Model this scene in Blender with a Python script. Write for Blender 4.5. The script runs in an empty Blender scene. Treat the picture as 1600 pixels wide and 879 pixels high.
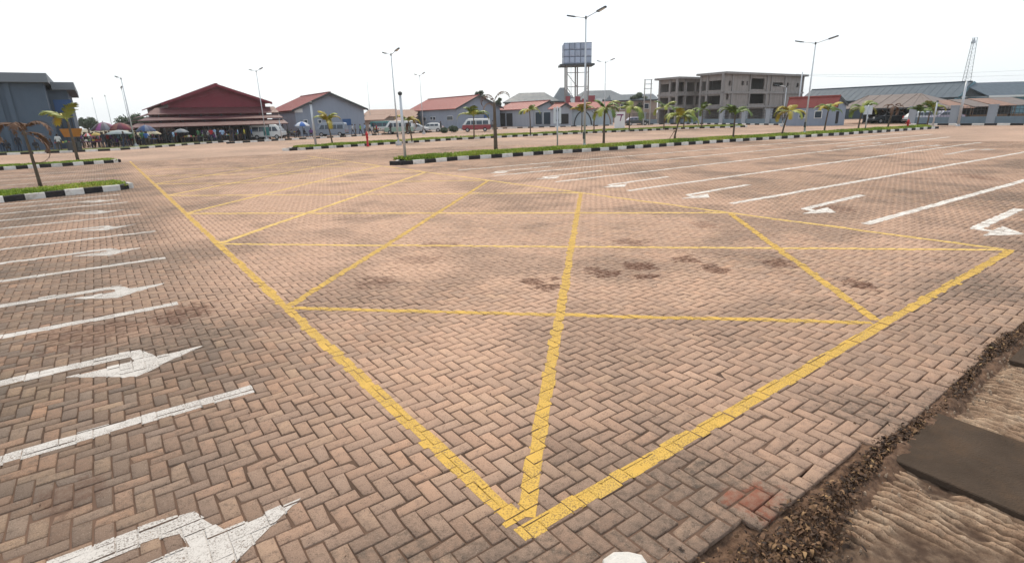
import bpy, bmesh, math, random
import numpy as np
from mathutils import Vector, Matrix
random.seed(7); rng = np.random.default_rng(11)
S = bpy.context.scene
COL = S.collection
rad = math.radians

# ------------------------------------------------------------------ camera
EYE = 2.2                                   # eye height over the paving; X, Y run along the paver rows, origin at the near corner of the yellow box
YAW, PITCH, ROLL, FPX = rad(36.22), rad(17.0), rad(-1.60), 843.8
CAM = np.array([-1.484, -1.990, EYE])
_e = lambda v: np.array([v[0]*math.cos(YAW)+v[1]*math.sin(YAW), -v[0]*math.sin(YAW)+v[1]*math.cos(YAW), v[2]])
_rt = np.array([1.0, 0, 0]); _up = np.array([0, math.sin(PITCH), math.cos(PITCH)]); _fw = np.array([0, math.cos(PITCH), -math.sin(PITCH)])
RT = _e(_rt*math.cos(ROLL)+_up*math.sin(ROLL)); UP = _e(-_rt*math.sin(ROLL)+_up*math.cos(ROLL)); FW = _e(_fw)
HF = np.array([math.sin(YAW), math.cos(YAW)])
cd = bpy.data.cameras.new('camera'); cam = bpy.data.objects.new('camera', cd); COL.objects.link(cam)
cd.lens = FPX/1600*36; cd.sensor_width = 36; cd.clip_start = 0.05; cd.clip_end = 4000
cam.matrix_world = Matrix([[RT[i], UP[i], -FW[i], CAM[i]] for i in range(3)]+[[0, 0, 0, 1]])
S.camera = cam

# ------------------------------------------------------------------ sky, sun, exposure
SUN_EL, SUN_AZ = rad(50), rad(28)           # azimuth measured from +Y towards +X
w = bpy.data.worlds.new('World'); S.world = w; w.use_nodes = True
nt = w.node_tree; bg = nt.nodes['Background']
sky = nt.nodes.new('ShaderNodeTexSky'); sky.sky_type = 'NISHITA'; sky.sun_disc = False
sky.sun_elevation = SUN_EL; sky.sun_rotation = SUN_AZ; sky.dust_density = 3; sky.air_density = 1.0; sky.ozone_density = 1.0
mx = nt.nodes.new('ShaderNodeMix'); mx.data_type = 'RGBA'; mx.inputs[0].default_value = 0.7
nt.links.new(sky.outputs[0], mx.inputs[6]); mx.inputs[7].default_value = (10.0, 10.8, 11.4, 1)     # even bright haze over the sky
nt.links.new(mx.outputs[2], bg.inputs[0]); bg.inputs[1].default_value = 0.105
sl = bpy.data.lights.new('sun', 'SUN'); so = bpy.data.objects.new('sun', sl); COL.objects.link(so)
sl.energy = 2.3; sl.angle = rad(9); sl.color = (1, 0.875, 0.70)
sdir = Vector((math.sin(SUN_AZ)*math.cos(SUN_EL), math.cos(SUN_AZ)*math.cos(SUN_EL), math.sin(SUN_EL)))
so.rotation_euler = sdir.to_track_quat('Z', 'Y').to_euler(); so.location = (0, 0, 60)
vs = S.view_settings; vs.view_transform = 'Standard'; vs.look = 'None'; vs.exposure = 0.25; vs.gamma = 1; vs.use_curve_mapping = False

# ------------------------------------------------------------------ measuring helpers (survey of the place from the photograph)
def ray(px, py): return (px-800)/FPX*RT - (py-439.5)/FPX*UP + FW
def G(px, py, z=0.0):
    d = ray(px, py); t = (z-EYE)/d[2]; return (CAM+d*t)[:2]
def onD(px, py, depth):
    d = ray(px, py); return (CAM+d*(depth/(d[0]*HF[0]+d[1]*HF[1])))[:2]
def onV(px, py, v):
    d = ray(px, py); return (CAM+d*((v-CAM[1])/d[1]))[:2]
def onU(px, py, u):
    d = ray(px, py); return (CAM+d*((u-CAM[0])/d[0]))[:2]
def zat(xy, py):
    q = np.array([xy[0]-CAM[0], xy[1]-CAM[1], -EYE]); Y = (439.5-py)/FPX
    return (Y*(q@FW)-q@UP)/(UP[2]-Y*FW[2])
def run_to(a, d, px, z=2.0):
    q = np.array([a[0]-CAM[0], a[1]-CAM[1], z-EYE]); d = np.array([d[0], d[1], 0.0]); X = (px-800)/FPX
    return (X*(q@FW)-q@RT)/(d@RT-X*(d@FW))
def proj(P):
    q = np.asarray(P, float)-CAM; c = q@FW
    return np.stack([800+FPX*(q@RT)/c, 439.5-FPX*(q@UP)/c, c], -1)

# ------------------------------------------------------------------ mesh helpers
class MB:
    def __init__(s): s.v = []; s.f = []; s.m = []
    def add(s, vs, fs, m=0):
        o = len(s.v); s.v += [tuple(map(float, q)) for q in vs]; s.f += [tuple(o+i for i in f) for f in fs]; s.m += [m]*len(fs); return s
    def box(s, x0, x1, y0, y1, z0, z1, m=0):
        return s.add([(x0, y0, z0), (x1, y0, z0), (x1, y1, z0), (x0, y1, z0), (x0, y0, z1), (x1, y0, z1), (x1, y1, z1), (x0, y1, z1)],
                     [(3, 2, 1, 0), (4, 5, 6, 7), (0, 1, 5, 4), (1, 2, 6, 5), (2, 3, 7, 6), (3, 0, 4, 7)], m)
    def hexa(s, b, t, m=0):
        return s.add(list(b)+list(t), [(3, 2, 1, 0), (4, 5, 6, 7), (0, 1, 5, 4), (1, 2, 6, 5), (2, 3, 7, 6), (3, 0, 4, 7)], m)
    def prism(s, pts, d, m=0):
        n = len(pts); d = np.array(d, float); p = [np.array(q, float) for q in pts]
        return s.add(p+[q+d for q in p], [tuple(range(n-1, -1, -1)), tuple(range(n, 2*n))]+[(i, (i+1) % n, n+(i+1) % n, n+i) for i in range(n)], m)
    def tube(s, path, radii, n=8, m=0, cap=True):
        path = [Vector(p) for p in path]
        if not hasattr(radii, '__len__'): radii = [radii]*len(path)
        o = len(s.v); ref = None
        for i, p in enumerate(path):
            t = (path[min(i+1, len(path)-1)]-path[max(i-1, 0)]).normalized()
            if ref is None: ref = t.orthogonal().normalized()
            ref = (ref-t*ref.dot(t)).normalized(); b = t.cross(ref)
            for k in range(n):
                a = 2*math.pi*k/n; s.v.append(tuple(p+(ref*math.cos(a)+b*math.sin(a))*radii[i]))
        for i in range(len(path)-1):
            for k in range(n):
                s.f.append((o+i*n+k, o+i*n+(k+1) % n, o+(i+1)*n+(k+1) % n, o+(i+1)*n+k)); s.m.append(m)
        if cap:
            s.f.append(tuple(o+k for k in range(n-1, -1, -1))); s.f.append(tuple(o+(len(path)-1)*n+k for k in range(n))); s.m += [m, m]
        return s
    def lathe(s, prof, n=12, c=(0, 0), m=0):
        o = len(s.v)
        for r, z in prof:
            for k in range(n):
                a = 2*math.pi*k/n; s.v.append((c[0]+r*math.cos(a), c[1]+r*math.sin(a), z))
        for i in range(len(prof)-1):
            for k in range(n):
                s.f.append((o+i*n+k, o+i*n+(k+1) % n, o+(i+1)*n+(k+1) % n, o+(i+1)*n+k)); s.m.append(m)
        s.f.append(tuple(o+k for k in range(n-1, -1, -1))); s.f.append(tuple(o+(len(prof)-1)*n+k for k in range(n))); s.m += [m, m]
        return s
    def mesh(s, name, mats, smooth=False):
        me = bpy.data.meshes.new(name); me.from_pydata(s.v, [], s.f)
        for q in (mats if isinstance(mats, (list, tuple)) else [mats]): me.materials.append(q)
        if any(s.m): me.polygons.foreach_set('material_index', s.m)
        if smooth: me.polygons.foreach_set('use_smooth', [True]*len(me.polygons))
        me.update(); return me
    def build(s, name, mats, parent=None, smooth=False): return link(name, s.mesh(name, mats, smooth), parent)

def link(name, data, parent=None, loc=None, rot=None):
    o = bpy.data.objects.new(name, data); COL.objects.link(o)
    if parent is not None: o.parent = parent
    if loc is not None: o.location = (loc[0], loc[1], loc[2] if len(loc) > 2 else 0)
    if rot is not None: o.rotation_euler = rot
    return o
def tag(o, label=None, cat=None, group=None, kind=None):
    for k, q in (('label', label), ('category', cat), ('group', group), ('kind', kind)):
        if q: o[k] = q
    return o
def thing(name, label, cat, loc=(0, 0, 0), rz=0, group=None):
    return tag(link(name, None, None, loc, (0, 0, rz)), label, cat, group)
def fastmesh(name, V, F, mats, attrs=None, parent=None):
    """V (n,3), F (m,4) quads"""
    me = bpy.data.meshes.new(name); n, m = len(V), len(F)
    me.vertices.add(n); me.vertices.foreach_set('co', np.asarray(V, np.float32).ravel())
    k = F.shape[1]; me.loops.add(m*k); me.loops.foreach_set('vertex_index', np.asarray(F, np.int32).ravel())
    me.polygons.add(m); me.polygons.foreach_set('loop_start', np.arange(0, m*k, k, dtype=np.int32)); me.polygons.foreach_set('loop_total', np.full(m, k, np.int32))
    me.update(calc_edges=True)
    for q in (mats if isinstance(mats, (list, tuple)) else [mats]): me.materials.append(q)
    for an, (dom, arr) in (attrs or {}).items():
        a = me.attributes.new(an, 'FLOAT', dom); a.data.foreach_set('value', np.asarray(arr, np.float32))
    return me if parent is False else link(name, me, parent)
def grid(name, U, V, Z, mats, parent=None):
    nu, nv = Z.shape; P = np.stack([U, V, Z], -1).reshape(-1, 3)
    i, j = np.meshgrid(np.arange(nu-1), np.arange(nv-1), indexing='ij'); a = (i*nv+j).ravel()
    return fastmesh(name, P, np.stack([a, a+nv, a+nv+1, a+1], -1), mats, None, parent)
def vnoise(x, y, seed=0):
    """value noise"""
    x = np.asarray(x, float); y = np.asarray(y, float); xi = np.floor(x).astype(np.int64); yi = np.floor(y).astype(np.int64); fx = x-xi; fy = y-yi
    def h(a, b):
        n = (a*374761393+b*668265263+seed*1442695041) & 0xffffffff; n = ((n ^ (n >> 13))*1274126177) & 0xffffffff
        return ((n ^ (n >> 16)) & 0xffff)/65535.0
    sx = fx*fx*(3-2*fx); sy = fy*fy*(3-2*fy)
    return (h(xi, yi)*(1-sx)+h(xi+1, yi)*sx)*(1-sy)+(h(xi, yi+1)*(1-sx)+h(xi+1, yi+1)*sx)*sy
def fbm(x, y, o=4, seed=0):
    r = 0; a = .5
    for i in range(o): r = r+a*vnoise(x*2**i, y*2**i, seed+i); a *= .5
    return r

# ------------------------------------------------------------------ material helpers
class NT:
    def __init__(s, name):
        s.m = bpy.data.materials.new(name); s.m.use_nodes = True; s.t = s.m.node_tree; s.b = s.t.nodes['Principled BSDF']; s.out = s.t.nodes['Material Output']
        s.b.inputs['Specular IOR Level'].default_value = 0.3
    def n(s, typ, **k):
        o = s.t.nodes.new('ShaderNode'+typ)
        for a, q in k.items(): setattr(o, a, q)
        return o
    def set(s, sock, q):
        if isinstance(q, bpy.types.NodeSocket): s.t.links.new(q, sock)
        elif q is not None: sock.default_value = (tuple(q)+(1,) if hasattr(q, '__len__') and len(q) == 3 and sock.type == 'RGBA' else q)
    def pos(s):
        if not hasattr(s, '_p'): s._p = s.n('NewGeometry').outputs['Position']
        return s._p
    def noise(s, scale, detail=4, rough=.55, vec=None, dist=0):
        o = s.n('TexNoise'); s.set(o.inputs['Vector'], vec if vec is not None else s.pos()); o.inputs['Scale'].default_value = scale
        o.inputs['Detail'].default_value = detail; o.inputs['Roughness'].default_value = rough; o.inputs['Distortion'].default_value = dist; return o.outputs['Fac']
    def scale(s, v, vec=None):
        o = s.n('VectorMath', operation='MULTIPLY'); s.set(o.inputs[0], vec if vec is not None else s.pos()); o.inputs[1].default_value = v; return o.outputs[0]
    def mr(s, x, a, b, c=0., d=1.):
        o = s.n('MapRange'); s.set(o.inputs[0], x)
        for i, q in enumerate((a, b, c, d)): s.set(o.inputs[i+1], q)
        return o.outputs[0]
    def ma(s, op, a, b=None):
        o = s.n('Math', operation=op); s.set(o.inputs[0], a)
        if b is not None: s.set(o.inputs[1], b)
        return o.outputs[0]
    def mix(s, f, a, b, typ='MIX'):
        o = s.n('Mix', data_type='RGBA', blend_type=typ); s.set(o.inputs[0], f); s.set(o.inputs[6], a); s.set(o.inputs[7], b); return o.outputs[2]
    def ramp(s, f, stops):
        o = s.n('ValToRGB'); s.set(o.inputs[0], f); e = o.color_ramp.elements
        while len(e) < len(stops): e.new(.5)
        for k, (p, c) in zip(e, stops): k.position = p; k.color = tuple(c)+(1,)
        return o.outputs[0]
    def attr(s, name):
        o = s.n('Attribute'); o.attribute_name = name; return o.outputs['Fac']
    def bump(s, h, strength=.3, dist=.01):
        o = s.n('Bump'); o.inputs['Strength'].default_value = strength; o.inputs['Distance'].default_value = dist; s.set(o.inputs['Height'], h); s.set(s.b.inputs['Normal'], o.outputs[0])
    def col(s, c): s.set(s.b.inputs['Base Color'], c)
    def rough(s, r): s.set(s.b.inputs['Roughness'], r)

def pm(name, c, rough=.75, var=.18, scale=1.5, bump=0., bscale=30, metal=0., streak=0., objrand=0., spec=.3, dirt=None):
    k = NT(name); c = np.array(c, float)
    col = k.mix(k.noise(scale, 6, .6), tuple(c*(1-var)), tuple(c*(1+var)))
    if streak:
        st = k.mr(k.noise(1.0, 5, .65, k.scale((2.2, 2.2, .22))), .45, .75); col = k.mix(k.ma('MULTIPLY', st, streak), col, tuple(c*.45))
    if dirt is not None:
        col = k.mix(k.mr(k.noise(3.1, 6, .7), .5, .7, 0, .7), col, dirt)
    if objrand:
        r = k.n('ObjectInfo').outputs['Random']; col = k.mix(1., col, k.mix(r, (1-objrand,)*3, (1+objrand,)*3), 'MULTIPLY')
    k.col(col); k.rough(k.mr(k.noise(scale*3, 3), .3, .7, rough-.08, min(1, rough+.08)))
    k.b.inputs['Metallic'].default_value = metal; k.b.inputs['Specular IOR Level'].default_value = spec
    if bump: k.bump(k.noise(bscale, 4), bump, .02)
    return k.m
# ================================================================== paving
W = 0.102
def edge_row(u): return np.where(u < 0.95, -7, np.where(u < 2.35, -8, -9))     # outer paver row, stepping along the cut edge
FIELD_R = 44.0
def in_field(x, y, rmax=FIELD_R):
    dx, dy = x-CAM[0], y-CAM[1]; d = np.hypot(dx, dy); fx = dx*HF[0]+dy*HF[1]; sx = dx*HF[1]-dy*HF[0]
    ang = np.abs(np.arctan2(sx, fx)); return (d < rmax) & ((ang < rad(52)) | (d < 5.5)) & (fx > -1.5)
lo, hi = int(-42/W), int(46/W)
I, J = np.meshgrid(np.arange(lo, hi), np.arange(-10, int(46/W)), indexing='ij'); I = I.ravel(); J = J.ravel()
ok = in_field((I+1)*W, (J+.5)*W); I, J = I[ok], J[ok]; K = (I+J) % 4
hz = K == 0; vt = K == 2
bx = np.concatenate([I[hz]*W, I[vt]*W]); by = np.concatenate([J[hz]*W, J[vt]*W])
sx = np.concatenate([np.full(hz.sum(), 2*W), np.full(vt.sum(), W)]); sy = np.concatenate([np.full(hz.sum(), W), np.full(vt.sum(), 2*W)])
rowmin = edge_row(bx+sx/2)*W
cut = (by < rowmin-1e-6) & (by+sy > rowmin+W*.5)          # half pavers along the cut edge
by = np.where(cut, rowmin, by); sy = np.where(cut, W, sy)
ok = by >= rowmin-1e-6; bx, by, sx, sy = bx[ok], by[ok], sx[ok], sy[ok]
NP = len(bx); cx, cy = bx+sx/2, by+sy/2; dist = np.hypot(cx-CAM[0], cy-CAM[1])
def swell(x, y): return (fbm(x*.55, y*.55, 3, 5)-.44)*.016
pz = swell(cx, cy)+rng.normal(0, .0018, NP); pa = rng.normal(0, .014, NP); pb = rng.normal(0, .014, NP)
pg = .0032+rng.random(NP)*.0038                              # half joint
tone = np.clip(rng.normal(.5, .24, NP), 0, 1); hue = rng.random(NP)
def zpl(i, x, y): return pz[i]+pa[i]*(x-cx[i])+pb[i]*(y-cy[i])

# stains with a shape of their own: (pixel centre, half width, half height) -> place on the ground
STAIN = []
for px, py, hw, hh, s in ((950, 427, 34, 7, .95), (1003, 416, 30, 8, .95), (1012, 432, 30, 5, .9), (925, 420, 12, 4, .8), (832, 440, 22, 7, .85), (856, 448, 24, 6, .85), (868, 436, 9, 5, .8), (1072, 404, 26, 7, .85), (1113, 419, 20, 8, .85), (1214, 411, 26, 11, .85), (1344, 444, 27, 9, .9),
                          (285, 490, 42, 18, .75), (590, 441, 34, 11, .6), (140, 520, 80, 22, .5), (990, 378, 34, 6, .6), (690, 383, 40, 6, .5), (889, 247, 16, 2, .9), (1100, 351, 20, 7, .5),
                          (1523, 276, 30, 6, .6), (660, 405, 46, 8, .4), (120, 770, 60, 30, .4), (1290, 325, 50, 7, .55), (1180, 782, 62, 26, .0)):
    c = G(px, py); a = G(px+hw, py); b = G(px, py-hh); d = (G(px, py+hh)+0)
    ru = np.linalg.norm(a-c); rv = .5*np.linalg.norm(b-d); ang = math.atan2(*(a-c)[::-1])
    STAIN.append((c, ru, rv, ang, s))
def stain_mask(k, sel):
    dn = k.n('TexNoise'); k.set(dn.inputs['Vector'], k.pos()); dn.inputs['Scale'].default_value = 4.5; dn.inputs['Detail'].default_value = 5; dn.inputs['Roughness'].default_value = .72
    off = k.n('VectorMath', operation='SUBTRACT'); k.set(off.inputs[0], dn.outputs['Color']); off.inputs[1].default_value = (.5, .5, .5)
    tot = None
    for c, ru, rv, ang, s in sel:
        p = k.n('VectorMath', operation='MULTIPLY_ADD'); k.set(p.inputs[0], off.outputs[0]); p.inputs[1].default_value = (min(ru, 1.2)*3.2, min(rv, .9)*3.4, 0); k.set(p.inputs[2], k.pos())
        mp = k.n('Mapping', vector_type='TEXTURE'); k.set(mp.inputs[0], p.outputs[0]); mp.inputs[1].default_value = (c[0], c[1], 0); mp.inputs[2].default_value = (0, 0, ang); mp.inputs[3].default_value = (ru, rv, 1000)
        ln = k.n('VectorMath', operation='LENGTH'); k.set(ln.inputs[0], mp.outputs[0])
        f = k.mr(ln.outputs['Value'], .62, .95, s, 0)
        tot = f if tot is None else k.ma('MAXIMUM', tot, f)
    return tot
def paver_material():
    k = NT('concrete_paver'); t = k.attr('tone'); h = k.attr('hue')
    def both(nm):
        o = k.n('Attribute', attribute_type='OBJECT'); o.attribute_name = nm; return k.ma('ADD', k.attr(nm), o.outputs['Fac'])
    a = k.ramp(h, [(0, (.24, .153, .103)), (.2, (.29, .172, .112)), (.42, (.285, .20, .128)), (.6, (.215, .16, .12)), (.76, (.155, .125, .10)), (.88, (.12, .10, .086)), (1, (.345, .195, .115))])
    a = k.mix(1., a, k.mix(t, (.42, .41, .40), (1.3, 1.28, 1.25)), 'MULTIPLY')
    fine = k.noise(17, 4, .68)
    a = k.mix(k.ma('MULTIPLY', both('dust_light'), k.mr(fine, .25, .75, .65, 1.2)), a, (.63, .40, .283))          # dusty pink lanes, also painting in the brighter middle and distance
    a = k.mix(k.ma('MULTIPLY', both('grime_shade'), k.mr(fine, .3, .7, .5, 1.35)), a, (.12, .09, .07))           # grey bay dirt, with the dark corner falloff painted in
    a = k.mix(k.mr(fine, .52, .70, 0, .45), a, (.14, .098, .072))
    sp = k.noise(150, 3, .75); a = k.mix(k.mr(sp, .54, .66, 0, .62), a, (.085, .058, .043)); a = k.mix(k.mr(sp, .30, .42, .5, 0), a, (.5, .41, .32))
    vo = k.n('TexVoronoi'); k.set(vo.inputs['Vector'], k.pos()); vo.inputs['Scale'].default_value = 85
    pit = k.ma('MULTIPLY', k.mr(vo.outputs['Distance'], .10, .34, 1, 0), k.mr(fine, .44, .58))
    a = k.mix(k.ma('MULTIPLY', pit, .75), a, (.07, .045, .033))
    a = k.mix(k.ma('MULTIPLY', stain_mask(k, [q for q in STAIN if q[4] > 0]), k.mr(fine, .36, .54, .3, 1)), a, (.105, .042, .023))
    a = k.mix(k.ma('MULTIPLY', stain_mask(k, [STAIN[-1][:4]+(1.,)]), k.mr(fine, .35, .6, .2, .8)), a, (.25, .08, .045))
    k.col(a); k.rough(.86); k.b.inputs['Specular IOR Level'].default_value = .25
    k.bump(k.ma('SUBTRACT', k.mr(sp, .2, .8), k.ma('MULTIPLY', pit, 1.2)), .75, .005)
    return k.m
def dust_light_at(x, y):
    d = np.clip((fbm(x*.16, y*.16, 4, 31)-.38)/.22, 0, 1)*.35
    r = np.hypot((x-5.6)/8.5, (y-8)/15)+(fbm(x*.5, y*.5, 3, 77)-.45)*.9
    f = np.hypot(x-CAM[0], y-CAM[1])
    return np.clip(d+np.clip((1.2-r)/.7, 0, 1)*.62+np.clip((f-10)/26, 0, .5), 0, .9)  # brightness painted into the colour, rising towards the lane middle and with camera distance
def grime_shade_at(x, y):
    bay = np.clip((.1-x)/1.2, 0, 1)*.42+np.clip((.6-y)/.9, 0, 1)*.42+np.clip((x-10)/4, 0, 1)*.2     # bay dirt plus vignette shade painted in at left, near edge and right
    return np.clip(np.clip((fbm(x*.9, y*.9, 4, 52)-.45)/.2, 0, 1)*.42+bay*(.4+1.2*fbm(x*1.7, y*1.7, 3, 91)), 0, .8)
M_PAVER = paver_material()
def bedding_material():
    k = NT('joint_sand'); a = k.ramp(k.noise(3, 4, .65), [(.25, (.045, .027, .018)), (.75, (.115, .07, .047))])
    a = k.mix(k.mr(k.noise(.4, 3), .45, .7, 0, .6), a, (.22, .13, .09)); k.col(a); k.rough(.95); k.bump(k.noise(180, 3), .5, .004); return k.m
M_BED = bedding_material()
def far_material():
    k = NT('far_paving'); br = k.n('TexBrick'); k.set(br.inputs['Vector'], k.pos()); br.inputs['Scale'].default_value = 4.9; br.inputs['Mortar Size'].default_value = .035
    br.inputs['Color1'].default_value = (.40, .265, .19, 1); br.inputs['Color2'].default_value = (.35, .24, .175, 1); br.inputs['Mortar'].default_value = (.1, .065, .045, 1)
    a = k.mix(k.mr(k.noise(.1, 6, .65), .4, .62, 0, .6), br.outputs['Color'], (.50, .325, .235))
    a = k.mix(k.mr(k.noise(.33, 6, .65, k.scale((1, .45, 1))), .54, .72, 0, .5), a, (.17, .125, .098)); k.col(a); k.rough(.9); return k.m

# bedding sheet and the paving beyond the field of modelled pavers
bu = np.linspace(-44, 48, 185); bv = np.concatenate([np.linspace(-.70, 14, 80), np.linspace(14.4, 48, 85)]); BU, BV = np.meshgrid(bu, bv, indexing='ij')
yard = grid('paved_yard', BU, BV, swell(BU, BV)*.8-.0085, M_BED); tag(yard, kind='structure')
fu, fv = np.meshgrid(np.linspace(-120, 110, 231), np.linspace(-1, 110, 112), indexing='ij')
rr = np.hypot(fu-CAM[0], fv-CAM[1]); far_ok = ~in_field(fu, fv, FIELD_R-1.2)
P = np.stack([fu, fv, np.full(fu.shape, -.0035)], -1).reshape(-1, 3); i, j = np.meshgrid(np.arange(230), np.arange(111), indexing='ij'); a = (i*112+j).ravel()
Q = np.stack([a, a+112, a+113, a+1], -1); fo = far_ok.ravel(); Q = Q[fo[Q].all(1)]
far = fastmesh('far_paving', P, Q, far_material()); tag(far, kind='structure')

# the pavers: the 300 that show largest are parts of their own
pc = proj(np.stack([cx, cy, pz], -1)); vis = (pc[:, 0] > 4) & (pc[:, 0] < 1596) & (pc[:, 1] < 876) & (pc[:, 2] > .2)
size = np.where(vis, 1/np.maximum(pc[:, 2], .1)**2*np.clip((EYE/dist), 0, 1)*sx*sy, 0); top300 = np.argsort(-size)[:300]; isbig = np.zeros(NP, bool); isbig[top300] = True
def paver_arrays(idx, rich):
    n = len(idx); js = np.clip(1.15-dist[idx]/40, .45, 1); hx = sx[idx]/2-pg[idx]*js; hy = sy[idx]/2-pg[idx]*js; c = .0048 if rich else .005
    rings = [(-.03, 0.), (-c, 0.), (0., c)] if rich else [(-.03, -.001), (0., c*.5)]
    V = []; sg = np.array([(-1, -1), (1, -1), (1, 1), (-1, 1)])
    jx = rng.normal(0, .0019, (n, 4)); jy = rng.normal(0, .0019, (n, 4))
    for dz, ins in rings:
        x = cx[idx][:, None]+sg[None, :, 0]*(hx[:, None]-ins)+jx; y = cy[idx][:, None]+sg[None, :, 1]*(hy[:, None]-ins)+jy
        z = pz[idx][:, None]+pa[idx][:, None]*(x-cx[idx][:, None])+pb[idx][:, None]*(y-cy[idx][:, None])+dz
        V.append(np.stack([x, y, z], -1))
    V = np.concatenate(V, 1); m = V.shape[1]; R = len(rings); fs = []
    for r in range(R-1):
        for q in range(4): fs.append((r*4+q, r*4+(q+1) % 4, r*4+4+(q+1) % 4, r*4+4+q))
    fs.append(tuple(range((R-1)*4, R*4))); fs = np.array(fs)
    F = (np.arange(n)*m)[:, None, None]+fs[None]; return V.reshape(-1, 3), F.reshape(-1, 4), len(fs)
rest = np.where(~isbig)[0]; near = rest[dist[rest] < 13]; farp = rest[dist[rest] >= 13]
V1, F1, k1 = paver_arrays(near, True); V2, F2, k2 = paver_arrays(farp, False)
at_ = lambda arr: np.concatenate([np.repeat(arr[near], k1), np.repeat(arr[farp], k2)])
pf = fastmesh('paver_field', np.concatenate([V1, V2]), np.concatenate([F1, F2+len(V1)]), M_PAVER, {'tone': ('FACE', at_(tone)), 'hue': ('FACE', at_(hue)), 'dust_light': ('FACE', at_(dust_light_at(cx, cy))), 'grime_shade': ('FACE', at_(grime_shade_at(cx, cy)))}, yard); tag(pf, kind='stuff')
# individual pavers share 40 meshes of differing tone, for a whole and for a half block
def block_mesh(full, t, h, sd):
    r = random.Random(sd); hx = (W if full else W/2)-.005; hy = W/2-.005; c = .0048; mb = MB(); vs = []
    jit = [(r.gauss(0, .0014), r.gauss(0, .0014)) for _ in range(4)]
    chip = r.randrange(4) if r.random() < .25 else -1
    for dz, ins in ((-.03, 0), (-c, 0), (0, c)):
        for q, (a, b) in enumerate(((-1, -1), (1, -1), (1, 1), (-1, 1))):
            e = .012 if q == chip and dz > -.02 else 0
            vs.append((a*(hx-ins-e)+jit[q][0], b*(hy-ins-e)+jit[q][1], dz-(e*.3)))
    fs = [(rr*4+q, rr*4+(q+1) % 4, rr*4+4+(q+1) % 4, rr*4+4+q) for rr in range(2) for q in range(4)]+[(8, 9, 10, 11)]
    return fastmesh('paver', np.array(vs), np.array(fs), M_PAVER, {'tone': ('FACE', [t]*9), 'hue': ('FACE', [h]*9)}, False)
BLK = {f: [block_mesh(f, tone[rest[q*37]], hue[rest[q*53]], q) for q in range(44 if f else 8)] for f in (True, False)}
for q, i in enumerate(top300):
    full = max(sx[i], sy[i]) > 1.5*W; o = link('paver', random.choice(BLK[full]), yard, (cx[i], cy[i], pz[i]))
    turned = sy[i] > sx[i]; o['dust_light'] = float(dust_light_at(cx[i], cy[i])); o['grime_shade'] = float(grime_shade_at(cx[i], cy[i]))
    # tilt about both axes, then turn in plan
    M_ = Matrix([[1, 0, -pa[i]], [0, 1, -pb[i]], [pa[i], pb[i], 1]]).to_3x3().to_4x4() @ Matrix.Rotation(math.pi/2 if turned else 0, 4, 'Z')
    o.rotation_euler = M_.to_euler()

# ------------------------------------------------------------------ paint: lies on each paver it crosses, joints stay open
def clip(poly, a, b, c):                      # keep a*x+b*y<=c
    out = []; n = len(poly)
    for i in range(n):
        p, q = poly[i], poly[(i+1) % n]; dp = a*p[0]+b*p[1]-c; dq = a*q[0]+b*q[1]-c
        if dp <= 0: out.append(p)
        if dp*dq < 0: t = dp/(dp-dq); out.append((p[0]+t*(q[0]-p[0]), p[1]+t*(q[1]-p[1])))
    return out
def cclip(poly, conv):
    n = len(conv); ar = sum(conv[i][0]*conv[(i+1) % n][1]-conv[(i+1) % n][0]*conv[i][1] for i in range(n)); sgn = 1 if ar > 0 else -1
    for i in range(n):
        p, q = conv[i], conv[(i+1) % n]; a, b = (q[1]-p[1])*sgn, -(q[0]-p[0])*sgn
        poly = clip(poly, a, b, a*p[0]+b*p[1])
        if len(poly) < 3: return None
    return poly
def paint_material(name, c, c2, wear, dirt=(.2, .13, .09)):
    k = NT(name); n1 = k.noise(2.6, 5, .7); n2 = k.noise(85, 5, .8)
    a = k.mix(n1, c, c2); a = k.mix(k.mr(n2, .54, .72, 0, .55), a, dirt)
    k.col(a); k.rough(.75)
    tr = k.n('BsdfTransparent'); mix = k.n('MixShader')
    hole = k.ma('MAXIMUM', k.ma('MULTIPLY', k.mr(n2, .50, .60), k.mr(n1, .66-wear*.3, .82-wear*.3)), k.mr(n2, .66, .72))
    k.set(mix.inputs[0], k.ma('MULTIPLY', hole, .92)); k.t.links.new(k.b.outputs[0], mix.inputs[1]); k.t.links.new(tr.outputs[0], mix.inputs[2]); k.t.links.new(mix.outputs[0], k.out.inputs[0])
    return k.m
M_YEL = paint_material('yellow_paint', (.56, .32, .04), (.53, .36, .10), .95, (.30, .18, .09))
M_YELP = paint_material('pale_yellow_paint', (.66, .43, .10), (.62, .42, .13), .45, (.36, .24, .15))
M_WHT = paint_material('white_paint', (.56, .53, .50), (.45, .41, .375), .95, (.30, .22, .17))
M_WHTF = paint_material('fresh_white_paint', (.70, .665, .62), (.60, .55, .50), .7, (.34, .24, .18))
M_WHTW = paint_material('worn_white_paint', (.60, .56, .52), (.52, .46, .41), 1.35, (.32, .22, .16))
tree_sort = np.argsort(cy); cys = cy[tree_sort]
PAINT_Z = 0; PJX = rng.normal(0, 1, NP); PJY = rng.normal(0, 1, NP)
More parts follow.
